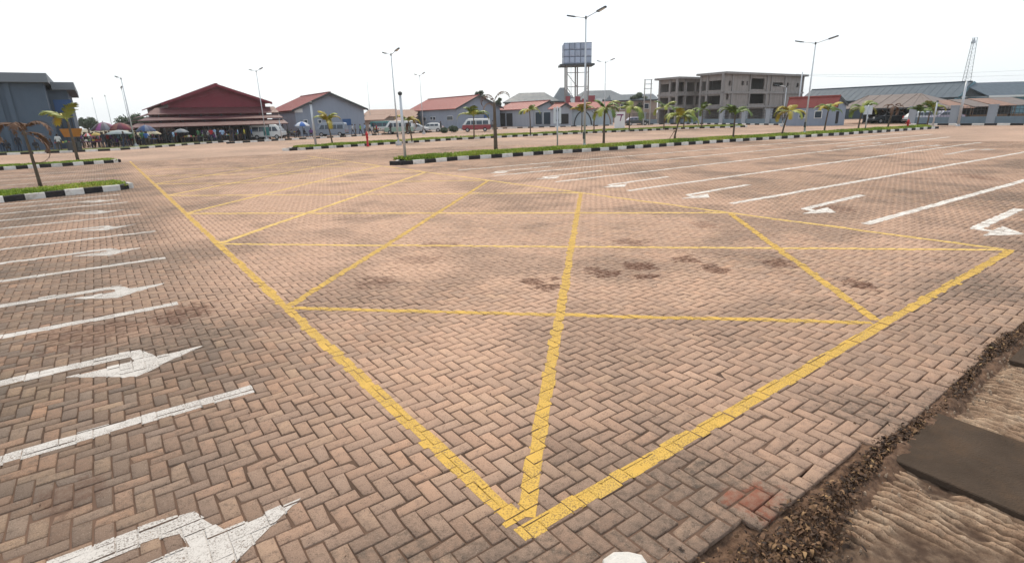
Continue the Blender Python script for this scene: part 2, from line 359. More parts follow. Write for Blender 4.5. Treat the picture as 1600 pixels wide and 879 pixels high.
def paint(convs, jitter=.009):
    """list of convex plan polygons -> mesh of paint lying on the pavers"""
    global PAINT_Z; PAINT_Z = (PAINT_Z+1) % 9; zp = .0012+PAINT_Z*.0002; mb = MB()
    for conv in convs:
        c = np.array(conv); x0, y0 = c.min(0)-.25; x1, y1 = c.max(0)+.25
        lo_, hi_ = np.searchsorted(cys, (y0, y1)); idx = tree_sort[lo_:hi_]; idx = idx[(cx[idx] > x0) & (cx[idx] < x1)]
        ctr = c.mean(0)
        for i in idx:
            hx, hy = sx[i]/2-pg[i]*.8, sy[i]/2-pg[i]*.8
            jx, jy = PJX[i]*jitter, PJY[i]*jitter; cc = [(q[0]+jx, q[1]+jy) for q in conv]
            p = cclip([(cx[i]-hx, cy[i]-hy), (cx[i]+hx, cy[i]-hy), (cx[i]+hx, cy[i]+hy), (cx[i]-hx, cy[i]+hy)], cc)
            if p: mb.add([(x, y, zpl(i, x, y)+zp) for x, y in p], [tuple(range(len(p)))])
        if in_field(ctr[0], ctr[1], 40): mb.add([(q[0], q[1], float(swell(q[0], q[1]))*.8-.0042+zp*.3) for q in conv], [tuple(range(len(conv)))])
    return mb
def strip(a, b, wd):
    """line of paint cut into short convex pieces; beyond the modelled pavers it lies on the far paving"""
    a = np.array(a, float); b = np.array(b, float); L = np.linalg.norm(b-a); d = (b-a)/L; n = np.array([-d[1], d[0]])*wd/2; k = max(1, int(L/1.5)); out = []
    for q in range(k):
        p, r = a+d*L*q/k, a+d*L*(q+1)/k; out.append([tuple(p-n), tuple(r-n), tuple(r+n), tuple(p+n)])
    return out
def far_split(pieces):
    nearp, farp_ = [], []
    for c in pieces:
        m = np.mean(c, 0); (nearp if in_field(m[0], m[1], FIELD_R-1.5) else farp_).append(c)
    return nearp, farp_
def paint_obj(name, pieces, mat, parent=None, z=.003):
    nearp, fp = far_split(pieces); mb = paint(nearp)
    for c in fp: mb.add([(q[0], q[1], z+PAINT_Z*.0004) for q in c], [tuple(range(len(c)))])
    return mb.build(name, mat, parent)

U0 = 4.785
bj = thing('yellow_box_marking', 'large yellow cross-hatched box painted across the paved lane', 'road marking')
LW = .11
paint_obj('edge_line', strip((-.03, -.03), (9.62, -.03), LW), M_YEL, bj); paint_obj('edge_line', strip((0, .06), (0, 42.6), LW), M_YEL, bj)
paint_obj('edge_line', strip((9.57, .03), (9.62, 36), LW), M_YELP, bj)
NB = 8
for k in range(-1, 6):                        # diagonals rising to the right
    a = (0, k*U0) if k >= 0 else (-k*U0, 0); L_ = 2*U0 if k >= 0 else U0
    paint_obj('diagonal_line', strip((a[0]+.06, a[1]+.06), (a[0]+L_-.05, a[1]+L_-.05), LW*(1 if k < 2 else 1.2)), M_YEL if k in (-1, 0, 1) else M_YELP, bj)
for k in range(1, NB):                        # diagonals falling to the right
    e = (min(k, 2)*U0, (k-min(k, 2))*U0)
    paint_obj('diagonal_line', strip((.05, k*U0-.05), (e[0]-.05, e[1]+.05), LW*(.85 if k < 3 else 1.15)), M_YEL if k == 1 else M_YELP, bj)

names = ['nearest', 'second nearest', 'third nearest', 'fourth nearest', 'fifth nearest', 'sixth nearest', 'seventh nearest', 'eighth nearest', 'farthest']
left_lines = [(2.78, -.82), (5.92, -1.05), (9.0, -.93), (12.05, -.85), (15.2, -.95), (18.3, -1.1), (20.9, -1.2)]
for k, (v, ue) in enumerate(left_lines):
    tag(paint_obj('bay_line', strip((-5.6 if k < 4 else -14, v+.06*(k > 1)+.07*(k > 2)), (ue, v), .15), M_WHT), 'white bay line at left of the yellow box, %s of its row' % (names[k] if k < 6 else 'farthest'), 'bay line', 'bay lines on the left')
for k, (v, ue) in enumerate([(25.8, -1.5), (29, -1.5), (32.2, -1.5), (35.4, -1.5)]):
    tag(paint_obj('bay_line', strip((-16, v), (ue, v), .15), M_WHT), 'white bay line between the two planted strips at left, %s' % (names[k] if k < 3 else 'farthest'), 'bay line', 'bay lines between the left strips')
right_lines = [((10.25, 2.28), (34, 1.35)), ((10.7, 5.46), (34, 4.3)), ((10.8, 8.88), (40, 7.8)), ((10.9, 12.2), (46, 11.0)), ((10.6, 15.55), (50, 13.2)), ((10.9, 18.7), (52, 15.6))]
for k, (a, b) in enumerate(right_lines):
    tag(paint_obj('bay_line', strip(a, b, .175), M_WHTF), 'long white bay line running right from the box, %s of its row' % (names[k] if k < 5 else 'farthest'), 'bay line', 'bay lines on the right')
def arrow(u, v, sgn, tail, k=1.0):
    """turn arrow: shaft along X, hooked to -Y, head pointing -Y; (u, v) is the head's centre"""
    m = lambda x, y: (u+sgn*x*k, v+y*k)
    pcs = [[m(-tail, .20), m(-.16, .20), m(-.16, .37), m(-tail, .37)], [m(-.16, .20), m(-.05, .17), m(.03, .33), m(-.16, .37)], [m(-.05, .17), m(-.03, .04), m(.15, .04), m(.03, .33)],
           [m(-.56, .04), m(.58, .04), m(.15, -.26)], [m(-.56, .04), m(.15, -.26), m(-.02, -.38)]]
    return pcs
for k, (u, v) in enumerate([(-1.49, 1.0), (-1.59, 4.10), (-1.66, 7.13), (-1.7, 10.3), (-1.7, 13.4), (-1.8, 16.5), (-1.8, 19.4)]):
    tag(paint_obj('arrow_marking', arrow(u, v, 1, 2.6 if k < 3 else 4.2), M_WHT), 'white hooked turn arrow painted in a left bay, %s to the viewer' % (names[k] if k < 6 else 'farthest'), 'arrow marking', 'turn arrows on the left')
for k, (u, v) in enumerate([(11.1, .5), (11.12, 3.6), (11.2, 6.8), (11.45, 9.98), (11.6, 13.4), (11.55, 16.5)]):
    tag(paint_obj('arrow_marking', arrow(u, v, -1, 2.95, 1.04), M_WHTF), 'white hooked turn arrow at the mouth of a right bay, %s of its row' % (names[k] if k < 5 else 'farthest'), 'arrow marking', 'turn arrows on the right')
for k, (u, v) in enumerate([(33.6, 6.1), (35.9, 8.9), (37.2, 12.3)]):
    tag(paint_obj('arrow_marking', arrow(u, v, 1, 3.4, 1.25), M_WHTW), 'worn white arrow deep in the right bays, %s of three' % ('nearest', 'middle', 'farthest')[k], 'arrow marking', 'worn arrows deep on the right')
# ================================================================== the torn edge at the right: soil, ridged concrete, drain slabs, dead leaves
def apron_z(u, v):
    wob = (fbm(u*1.2, v*.7, 2, 3)-.44)*.06+(v+1.2)*.08*np.sin(u*1.7)
    ph = (u+wob)/.062+fbm(u*9, v*2.5, 3, 8)*.4
    rid = np.abs(((ph % 1.0)-.5)*2); rid = np.clip(rid*2.1-.25, 0, 1)*np.clip((fbm(u*16, v*7, 3, 14)-.28)/.16, .45, 1)
    fade = np.clip((fbm(u*3.1, v*3.1, 4, 19)-.30)/.15, 0, 1)*np.clip((-1.0-v)/.12, .15, 1)
    return -.054+rid*.036*fade+(fbm(u*30, v*30, 4, 41)-.45)*.017+(fbm(u*2, v*2, 3, 66)-.45)*.022
au, av = np.meshgrid(np.linspace(.05, 8.2, 1020), np.linspace(-3.0, -.93, 230), indexing='ij')
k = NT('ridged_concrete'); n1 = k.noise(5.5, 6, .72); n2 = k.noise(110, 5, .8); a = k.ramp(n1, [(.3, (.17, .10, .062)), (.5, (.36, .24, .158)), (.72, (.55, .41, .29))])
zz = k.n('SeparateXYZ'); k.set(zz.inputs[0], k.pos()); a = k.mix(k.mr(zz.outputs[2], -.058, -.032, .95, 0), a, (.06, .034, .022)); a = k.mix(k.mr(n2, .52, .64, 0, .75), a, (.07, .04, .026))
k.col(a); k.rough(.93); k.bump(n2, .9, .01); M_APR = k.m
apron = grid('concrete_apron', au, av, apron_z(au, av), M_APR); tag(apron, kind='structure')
eu, ev = np.meshgrid(np.linspace(.05, 8.2, 700), np.linspace(-1.13, -.62, 60), indexing='ij')
ez = -.026+(fbm(eu*14, ev*14, 4, 9)-.45)*.05+np.clip((fbm(eu*3.5, ev*5, 3, 23)-.42)*.11, 0, .05)*np.clip((-.92-ev)/.06, 0, 1)-np.clip((-1.02-ev)/.1, 0, 1)*.05-np.clip((ev+.86)/.1, 0, 1)*.015
k = NT('edge_soil'); n1 = k.noise(16, 6, .75); a = k.ramp(n1, [(.32, (.05, .028, .017)), (.5, (.14, .08, .05)), (.7, (.27, .165, .105))]); k.col(a); k.rough(.95); k.bump(k.noise(90, 5, .8), 1., .012)
soil = grid('edge_soil', eu, ev, ez, k.m); tag(soil, kind='structure')
M_SLAB = pm('dark_slab', (.066, .048, .036), .9, .5, 3, .6, 70, spec=.04, dirt=(.095, .062, .041))
def slab(u0, u1, v0, v1, sk, label):
    mb = MB(); z1, z0, c = -.002, -.05, .006
    def q(u, v): return (u+sk*(v-v1), v)
    r = [q(u0, v0), q(u1, v0), q(u1, v1), q(u0, v1)]; ins = [q(u0+c, v0+c), q(u1-c, v0+c), q(u1-c, v1-c), q(u0+c, v1-c)]
    mb.add([p+(z0,) for p in r]+[p+(z1-c,) for p in r]+[p+(z1,) for p in ins], [(i, (i+1) % 4, 4+(i+1) % 4, 4+i) for i in range(4)]+[(4+i, 4+(i+1) % 4, 8+(i+1) % 4, 8+i) for i in range(4)]+[(8, 9, 10, 11)])
    return tag(mb.build('drain_slab', M_SLAB), label, 'drain cover', 'drain slabs along the edge')
slab(2.27, 3.16, -2.6, -.99, .02, 'dark flat drain slab nearest the viewer, beside the dead leaves')
slab(4.68, 5.6, -2.6, -1.07, .02, 'dark drain slab farther along the edge, cut by the right frame')
# dead leaves: curled flakes, thick along the soil and thin beyond
k = NT('dead_leaf'); lc = k.attr('tint'); k.col(k.ramp(lc, [(0, (.022, .011, .006)), (.3, (.08, .04, .02)), (.55, (.17, .092, .045)), (.85, (.30, .185, .085)), (1, (.42, .32, .15))])); k.rough(.7); M_LEAF = k.m
def leaves(pts, zf, smin, smax):
    n = len(pts); a = rng.random(n)*2*math.pi; L = smin+rng.random(n)**2*(smax-smin); Wd = L*(.16+.24*rng.random(n)); curl = L*rng.normal(.1, .16, n); tw = rng.normal(0, .5, n)
    t = np.linspace(-1, 1, 5); prof = np.array([.05, .8, 1., .7, .05]); z = zf(pts[:, 0], pts[:, 1]); V = np.zeros((n, 10, 3))
    for q in range(5):
        for s_, sg in enumerate((-1, 1)):
            lx = L*t[q]/2; ly = sg*Wd*prof[q]/2; lz = curl*(1-t[q]**2)+ly*np.sin(tw)*1.0+abs(sg)*0
            V[:, q*2+s_, 0] = pts[:, 0]+lx*np.cos(a)-ly*np.sin(a); V[:, q*2+s_, 1] = pts[:, 1]+lx*np.sin(a)+ly*np.cos(a); V[:, q*2+s_, 2] = z+lz+.004+rng.random(n)*.014
    f = np.array([(q*2, q*2+2, q*2+3, q*2+1) for q in range(4)]); F = (np.arange(n)*10)[:, None, None]+f[None]
    return V.reshape(-1, 3), F.reshape(-1, 4), np.repeat(np.clip(rng.beta(1.0, 2.7, n), 0, 1), 4)
pts = []
while len(pts) < 9500:
    u = .15+7.6*random.random()**1.25; v = -.60-1.0*random.random()
    mid = -.955-.025*math.sin(u*2.3); wd = .018+.034*vnoise(u*3, 0, 5)
    if u < 1.75: mid, wd = -.94-.10*(1.75-u), .07+.11*max(0, 1.6-u)
    d = math.exp(-((v-mid)/wd)**2)*(.25+1.3*float(vnoise(u*4.5, v*5, 17))**1.5)
    if 2.2 < u < 3.2 and v < -1.0: d *= .03
    if random.random() < d: pts.append((u, v))
pts = np.array(pts); zmax = lambda x, y: np.where(y < -1.06, apron_z(x, y)+.01, np.where(y > edge_row(x)*W, .001, -.014))
V_, F_, T_ = leaves(pts, zmax, .014, .058); lit = fastmesh('leaf_litter', V_, F_, M_LEAF, {'tint': ('FACE', T_)}); tag(lit, 'dark strip of dead curled leaves along the torn paving edge', 'leaf litter', kind='stuff')
pts = np.concatenate([np.stack([rng.random(170)*9-2.5, rng.random(170)**1.6*7-.8], -1), np.stack([rng.random(50)*3+.6, -.2-rng.random(50)*.7], -1)])
V_, F_, T_ = leaves(pts, lambda x, y: swell(x, y)+.001, .008, .028); sc_ = fastmesh('scattered_leaf_bits', V_, F_, M_LEAF, {'tint': ('FACE', np.clip(T_*.9, 0, 1))}); tag(sc_, 'small leaf bits scattered over the near pavers', 'leaf litter', kind='stuff')
# broken concrete crumbs along the lip of the apron
mb = MB()
for q in range(330):
    u = random.uniform(.6, 6); v = random.gauss(-1.08, .09); r = random.uniform(.003, .011)*(1.6 if random.random() < .1 else 1); v = v+.12*(2.2 < u < 3.25 and v < -.98); z = float(zmax(np.array(u), np.array(v)))
    a = random.random()*6; P_ = [(u+r*random.uniform(.7, 1.3)*math.cos(a+b*1.57), v+r*random.uniform(.7, 1.3)*math.sin(a+b*1.57)) for b in range(4)]
    mb.hexa([p+(z-.01,) for p in P_], [(u+(p[0]-u)*.6, v+(p[1]-v)*.6, z+r*random.uniform(.7, 1.2)) for p in P_])
tag(mb.build('concrete_crumbs', pm('crumb', (.34, .25, .18), .9, .3, 20)), 'crumbs of broken concrete along the apron lip', 'rubble', kind='stuff')
# white stone at the bottom edge of the view
mb = MB(); ol = [(-.11, -.05), (-.05, -.075), (.06, -.07), (.12, -.03), (.105, .03), (.05, .065), (-.03, .07), (-.10, .03)]; n = len(ol); vs = []
for f, z in ((1.0, 0), (1.04, .016), (.97, .03), (.8, .038)): vs += [(x*f+.004*math.sin(9*q+z*90), y*f+.004*math.cos(7*q), z+.002*math.sin(q*2.2)) for q, (x, y) in enumerate(ol)]
mb.add(vs, [(r*n+q, r*n+(q+1) % n, (r+1)*n+(q+1) % n, (r+1)*n+q) for r in range(3) for q in range(n)]+[tuple(3*n+q for q in range(n))])
st = mb.build('white_stone', pm('whitewash', (.58, .55, .51), .85, .15, 22, .5, 80, dirt=(.36, .29, .23)), None, False); st.location = (.24, -.525, -.002); st.rotation_euler = (0, 0, -.5)
tag(st, 'flat whitewashed stone on the pavers at the bottom edge of the view', 'stone')
# ================================================================== ground beyond, planted strips, kerbs
k = NT('earth'); n1 = k.noise(.12, 6, .65); a = k.ramp(n1, [(.35, (.20, .14, .095)), (.5, (.17, .15, .08)), (.65, (.26, .19, .13))]); k.col(a); k.rough(.95); M_EARTH = k.m
g = MB().add([(-1500, -40, -.16), (1500, -40, -.16), (1500, 1500, -.16), (-1500, 1500, -.16)], [(0, 1, 2, 3)]).build('ground', M_EARTH); tag(g, kind='structure')
M_KW = pm('kerb_white', (.62, .60, .57), .8, .12, 5, .2, 50, objrand=.10, dirt=(.30, .25, .2)); M_KB = pm('kerb_black', (.016, .015, .017), .7, .3, 5, .2, 50, objrand=.15, dirt=(.05, .04, .035))
def kerb_mesh(L, mat):
    mb = MB(); h, w_, c = .2, .15, .02; pr = [(0, -.05), (0, h-c), (c, h), (w_, h), (w_, -.05)]
    return mb.prism([(-(L/2)+.004, y, z) for y, z in pr], (L-.008, 0, 0)).mesh('kerb_block', mat)
KM = {(L, b): kerb_mesh(L, M_KB if b else M_KW) for L in (.52, .68, 1.0) for b in (0, 1)}
def kerb_run(parent, pts, L, flip=0, start=0):
    """blocks along a polyline; outer face on the right-hand side of travel"""
    pts = [np.array(p, float) for p in pts]; seg = [np.linalg.norm(pts[i+1]-pts[i]) for i in range(len(pts)-1)]; tot = sum(seg); n = max(1, int(tot/L)); k = start
    for q in range(n):
        s = (q+.5)*tot/n; i = 0
        while i < len(seg)-1 and s > seg[i]: s -= seg[i]; i += 1
        d = (pts[i+1]-pts[i])/seg[i]; p = pts[i]+d*s
        o = link('kerb_block', KM[(L, k % 2)], parent, (p[0], p[1], random.uniform(-.012, .008)), (0, random.gauss(0, .006), math.atan2(d[1], d[0])+random.gauss(0, .008))); o.scale = (tot/n/L, 1, 1); k += 1
    return k
k = NT('grass_blade'); h = k.attr('tint'); k.col(k.ramp(h, [(0, (.12, .18, .02)), (.5, (.28, .37, .04)), (.8, (.40, .42, .07)), (1, (.42, .34, .11))])); k.rough(.6); M_GRASS = k.m
k = NT('grass_soil'); k.col(k.ramp(k.noise(2.2, 5), [(.3, (.06, .075, .02)), (.55, (.14, .16, .03)), (.75, (.16, .13, .06))])); k.rough(.95); M_GSOIL = k.m
def blades(name, P, hgt, parent):
    n = len(P); a = rng.random(n)*6.283; b = rng.normal(0, .4, n); wd = .02+.02*rng.random(n); hh = hgt*(.5+.9*rng.random(n)); c, s = np.cos(a), np.sin(a)
    V = np.zeros((n, 4, 3)); V[:, 0] = P-np.stack([c*wd, s*wd, 0*a], -1); V[:, 1] = P+np.stack([c*wd, s*wd, 0*a], -1)
    tip = P+np.stack([-s*hh*b, c*hh*b, hh], -1); V[:, 2] = tip+np.stack([c*wd*.25, s*wd*.25, 0*a], -1); V[:, 3] = tip-np.stack([c*wd*.25, s*wd*.25, 0*a], -1)
    tint = np.clip(.45+(fbm(P[:, 0]*.6, P[:, 1]*.9, 3, 7)-.45)*1.6+rng.normal(0, .2, n), 0, 1)
    o = fastmesh(name, V.reshape(-1, 3), np.arange(n*4).reshape(-1, 4), M_GRASS, {'tint': ('FACE', tint)}, parent); tag(o, kind='stuff'); return o
def island(label, front, wd, L, dens, flip=0, mound=.12, skew=0.):
    front = [np.array(p, float) for p in front]; root = thing('planted_strip', label, 'traffic island', group='planted kerbed strips')
    n = []
    for i in range(len(front)):
        d = front[min(i+1, len(front)-1)]-front[max(i-1, 0)]; d /= np.linalg.norm(d); n.append(np.array([-d[1], d[0]]))
    back = [p+q*wd for p, q in zip(front, n)]
    back[0] = back[0]+(front[1]-front[0])/np.linalg.norm(front[1]-front[0])*skew
    d0 = front[1]-front[0]; d0 /= np.linalg.norm(d0); d1 = front[-1]-front[-2]; d1 /= np.linalg.norm(d1); r = .5
    k_ = kerb_run(root, [front[0]+d0*r]+front[1:-1]+[front[-1]-d1*r], L, start=flip)
    k_ = kerb_run(root, [front[-1]-d1*r, front[-1]+n[-1]*r, back[-1]-n[-1]*r, back[-1]-d1*r], L, start=k_)
    k_ = kerb_run(root, [back[-1]-d1*r]+back[1:-1][::-1]+[back[0]+d0*r], L, start=k_)
    kerb_run(root, [back[0]+d0*r, back[0]*.75+front[0]*.25, front[0]*.8+back[0]*.2, front[0]+d0*r], L, start=k_)
    # soil mound
    m = 9; ss = []; 
    for i in range(len(front)-1):
        for t in np.linspace(0, 1, 14)[:-1]: ss.append((front[i]*(1-t)+front[i+1]*t, n[i]*(1-t)+n[i+1]*t))
    ss.append((front[-1], n[-1])); ss = ss[(1 if not skew else 3):-1]; pu = np.zeros((len(ss), m)); pv = pu.copy(); pz_ = pu.copy()
    for i, (p, q) in enumerate(ss):
        for j in range(m):
            t = .10+(wd-.2)*j/(m-1); x = p+q*t; pu[i, j], pv[i, j] = x; e = math.sin(math.pi*j/(m-1)); pz_[i, j] = .15+mound*e**.7*(.6+.7*float(vnoise(x[0]*.7, x[1]*.7, 4)))
    grid('soil', pu, pv, pz_, M_GSOIL, root)
    N = int(dens*sum(np.linalg.norm(front[i+1]-front[i]) for i in range(len(front)-1))*wd); ii = rng.random(N)*(len(ss)-1.001); jj = rng.random(N)*(m-1.001); i0 = ii.astype(int); j0 = jj.astype(int); fi = ii-i0; fj = jj-j0
    bl = lambda A: (A[i0, j0]*(1-fi)+A[i0+1, j0]*fi)*(1-fj)+(A[i0, j0+1]*(1-fi)+A[i0+1, j0+1]*fi)*fj
    P = np.stack([bl(pu), bl(pv), bl(pz_)-.02], -1); keep = rng.random(N) < np.clip((fbm(P[:, 0]*.8, P[:, 1]*.8, 3, 2)-.27)/.2, .15, 1); blades('grass', P[keep], .09 if mound < .1 else .13, root)
    return root
island('long planted strip with the tall twin-arm lamps, nearest on the right side', [(9.95, 23.35), (14, 23.6), (20, 22.8), (27, 21.7), (35.3, 20.7), (46.3, 18.7), (63, 16.4)], 1.9, .68, 620, 1, skew=1.5)
island('long planted strip farther back on the right side, parallel to the nearer one', [(10.3, 44.6), (17, 45.5), (27.7, 47.6), (40.7, 46.6), (50.6, 44.6), (60.4, 42.8), (67.2, 38.4)], 1.9, .68, 380, 1, skew=1.5)
island('nearer planted strip at the left, with the wilted brown palm', [(-9.5, 20.6), (-4.3, 21.5), (-2.8, 22.05), (-.65, 22.55)], 2.2, .52, 600, 0, .04)
island('farther planted strip at the left, with the yellow bent palm', [(-13, 40.4), (-6.3, 41.0), (-3.4, 41.3), (-.4, 42.1)], 2.2, .52, 400, 0, .04)
# boundary kerbs
kr = thing('boundary_kerb', 'black and white kerb before the market crowd at far left', 'kerb', group='boundary kerbs'); kerb_run(kr, [(-16, 70), (-9.4, 67.5), (-4.2, 66.0), (-.6, 65.2), (2.4, 67.2), (6.6, 71.7), (12, 76.7)], 1.0)
kr = thing('boundary_kerb', 'black and white kerb in front of the parked minibuses, far centre', 'kerb', group='boundary kerbs'); kerb_run(kr, [(10.6, 69.9), (18.4, 73.5), (26.5, 75.3), (33.2, 78.1), (47.9, 83.1), (61, 82)], 1.0, start=1)
kr = thing('boundary_kerb', 'black and white kerb under the pillared fence before the unfinished building', 'kerb', group='boundary kerbs'); kerb_run(kr, [(61, 82), (72, 74), (84.2, 62.2), (79.5, 50), (74.2, 37.5)], 1.0)
kr = thing('boundary_kerb', 'black and white kerb under the fence at far right', 'kerb', group='boundary kerbs'); kerb_run(kr, [(72.2, 22.4), (71.6, 17.3), (71.3, 12.2), (70.5, 2)], 1.0)
# grass verge behind the left kerb
vu, vv = np.meshgrid(np.linspace(0, 1, 40), np.linspace(0, 1, 6), indexing='ij')
line = np.array([(-30, 72), (-16, 70), (-9.4, 67.5), (-4.2, 66.0), (-.6, 65.2), (2.4, 67.2), (6.6, 71.7), (12, 76.7)]); tt = np.linspace(0, len(line)-1.001, 40); li = line[tt.astype(int)]*(1-(tt % 1))[:, None]+line[tt.astype(int)+1]*(tt % 1)[:, None]
UX = li[:, :1]+vv*0-vv*1.0; VX = li[:, 1:]+.16+vv*7; verge = grid('verge', UX, VX, .12+(fbm(UX, VX, 3, 3)-.45)*.1, M_GSOIL); tag(verge, kind='structure')
# ================================================================== lamps, signs, posts, mast
M_GALV = pm('galvanised_steel', (.46, .48, .51), .45, .1, 3, metal=.55); M_DARK = pm('dark_metal', (.05, .055, .06), .5, .2, 4, metal=.3); M_LED = pm('lamp_glass', (.55, .56, .55), .3, .05, 9)
M_CONC = pm('grey_concrete', (.34, .33, .32), .9, .2, 1.2, .2, 20, streak=.4)
def lamp_meshes():
    d = {}
    def arm(s):
        mb = MB(); mb.tube([(0, 0, -.05), (0, s*.25, .02), (0, s*1.05, .19)], [.03, .028, .025], 8); return mb.mesh('arm', M_GALV, True)
    def head(s):
        mb = MB(); r = [(-.12, s*.95, .17), (.12, s*.95, .17), (.09, s*1.6, .32), (-.09, s*1.6, .32)]
        mb.hexa([(x, y, z-.045) for x, y, z in r], [(x*.8, y, z+.035) for x, y, z in r]); return mb.mesh('lamp_head', M_DARK)
    def lens(s):
        mb = MB(); r = [(-.10, s*1.1, .158), (.10, s*1.1, .158), (.07, s*1.55, .262), (-.07, s*1.55, .262)]; mb.hexa([(x, y, z-.012) for x, y, z in r], [(x, y, z+.01) for x, y, z in r]); return mb.mesh('lens', M_LED)
    for s in (-1, 1): d['arm', s] = arm(s); d['head', s] = head(s); d['lens', s] = lens(s)
    return d
LMP = lamp_meshes()
def lamp(px, py, pytop, label, depth=None, arms=(-1, 1), rz=0, r=.075):
    xy = G(px, py) if depth is None else onD(px, py, depth); h = zat(xy, pytop)-.1
    t = thing('street_lamp', label, 'street lamp', (xy[0], xy[1], 0), rz, 'street lamps')
    MB().tube([(0, 0, -.1), (0, 0, h*.5), (0, 0, h)], [r, r*.75, r*.5], 12).build('pole', M_GALV, t, True)
    mb = MB(); mb.box(-.2, .2, -.2, .2, 0, .26); mb.tube([(0, 0, .2), (0, 0, .42)], r*1.35, 12); mb.build('base_plate', M_GALV, t)
    MB().box(-r-.02, -r*.5, -.06, .06, .7, 1.1).build('service_door', M_DARK, t); MB().tube([(0, 0, h-.12), (0, 0, h+.06)], r*.72, 10).build('pole_cap', M_DARK, t)
    for s in arms:
        a = link('arm', LMP['arm', s], t, (0, 0, h)); hd = link('lamp_head', LMP['head', s], t, (0, 0, h)); link('lens', LMP['lens', s], hd)
    return t
lamp(623, 227, 83, 'tall twin-arm lamp post rising just left of the thick grey post')
lamp(913, 235, 24, 'tallest-looking twin-arm lamp post in front of the water tank')
lamp(1256, 213, 65, 'tall twin-arm lamp post in front of the red-roofed gatehouse')
lamp(213, 230, 121, 'lamp post on the verge left of the red market hall', arms=(1,), rz=.25)
lamp(416, 214, 110, 'lamp post in front of the right end of the red market hall', 76, rz=.3)
lamp(944, 203, 96, 'thin far twin-arm lamp post just right of the water tank', 78, r=.07)
lamp(662, 207, 117, 'thin far twin-arm lamp post left of the central red-roofed warehouse', 84, r=.06)
lamp(207, 215, 138, 'farther thin lamp post close behind the one on the left verge', 95, r=.07)
lamp(1222, 199, 134, 'far lamp post in front of the unfinished building, left of the gatehouse', 72, r=.07, arms=(1,))
lamp(158, 212, 154, 'very distant lamp post right of the grey office block, leftmost of two', 130, r=.07, arms=(1,)); lamp(178, 210, 150, 'very distant lamp post right of the grey office block, rightmost of two', 125, r=.07, arms=(1,))
lamp(581, 205, 128, 'distant bare lamp post between the two warehouses', 120, r=.06, arms=())
def mast(px, py, pytop, label, depth=None, r=.07, cap=True, name='bollard_light', cat='light post'):
    xy = G(px, py) if depth is None else onD(px, py, depth); h = zat(xy, pytop); t = thing(name, label, cat, (xy[0], xy[1], 0), 0, 'short light posts')
    MB().tube([(0, 0, -.1), (0, 0, h*.55), (0, 0, h*.97)], [r, r, r*.8], 12).build('pole', M_GALV, t, True)
    if cap: MB().lathe([(r*.9, h*.95), (r*1.5, h*.96), (r*1.5, h*.985), (r*.6, h)], 12).build('light_cap', M_DARK, t)
    MB().lathe([(r*2, 0), (r*2, .1), (r*1.2, .14)], 12).build('base_plate', M_GALV, t); return t
mast(634, 256, 143, 'thick grey light post at the left end of the nearer strip'); mast(494, 230, 159, 'white-topped light post before the left warehouse', r=.1)
mast(1457, 199, 157, 'short light post by the fence, left of the wide fence pillar', 56); mast(1497, 194.5, 125, 'plain tall post beside the wide fence pillar at far right', 57, .11, False)
mast(1244, 193, 110, 'tall bare post rising behind the gatehouse roof', 84, .1, False); mast(441, 221, 186, 'short grey post beside the white minibus', 74, .08)
# two-panel signs
M_SIGN = pm('sign_panel', (.5, .54, .58), .5, .06, 2)
def sign(px, py, y0, y1, label, g0, g1):
    xy = G(px, py); z1, z0 = zat(xy, y0), zat(xy, y1); t = thing('sign_post', label, 'sign', (xy[0], xy[1], 0), -YAW, 'twin panel signs')
    MB().tube([(0, 0, -.05), (0, 0, z1+.05)], .05, 10).build('post', M_GALV, t, True)
    for sg in (-1, 1):
        x0, x1 = sorted((sg*g0, sg*g1)); MB().box(x0, x1, -.02, .02, z0, z1).build('panel', M_SIGN, t)
        x0, x1 = sorted((sg*.045, sg*(g0+.02)))
        for f in (.2, .8): MB().box(x0, x1, .021, .05, z0+(z1-z0)*f-.03, z0+(z1-z0)*f+.03).build('clamp', M_DARK, t)
sign(871, 236, 168, 193, 'sign post with two narrow pale panels left of the central lamp', .09, .24); sign(1351, 207.5, 165, 179, 'small sign post with two pale panels before the brown roof', .06, .36)
# red hydrants
M_RED = pm('red_paint', (.42, .02, .025), .5, .15, 6)
def hydrant(px, py, y0, label):
    xy = G(px, py); h = zat(xy, y0); t = thing('fire_hydrant', label, 'hydrant', (xy[0], xy[1], 0), 0, 'red hydrants')
    MB().lathe([(.14, 0), (.14, .06), (.085, .1), (.085, h*.7), (.12, h*.72), (.12, h*.8), (.09, h*.86), (.03, h)], 14).build('barrel', M_RED, t, True)
    for sg in (-1, 1): MB().tube([(0, sg*.08, h*.6), (0, sg*.2, h*.6)], .055, 10).build('outlet', M_RED, t, True)
hydrant(575, 229, 205, 'red hydrant post on the farther right-hand strip'); hydrant(1417, 203, 186, 'red hydrant at the far end of the nearer right-hand strip')
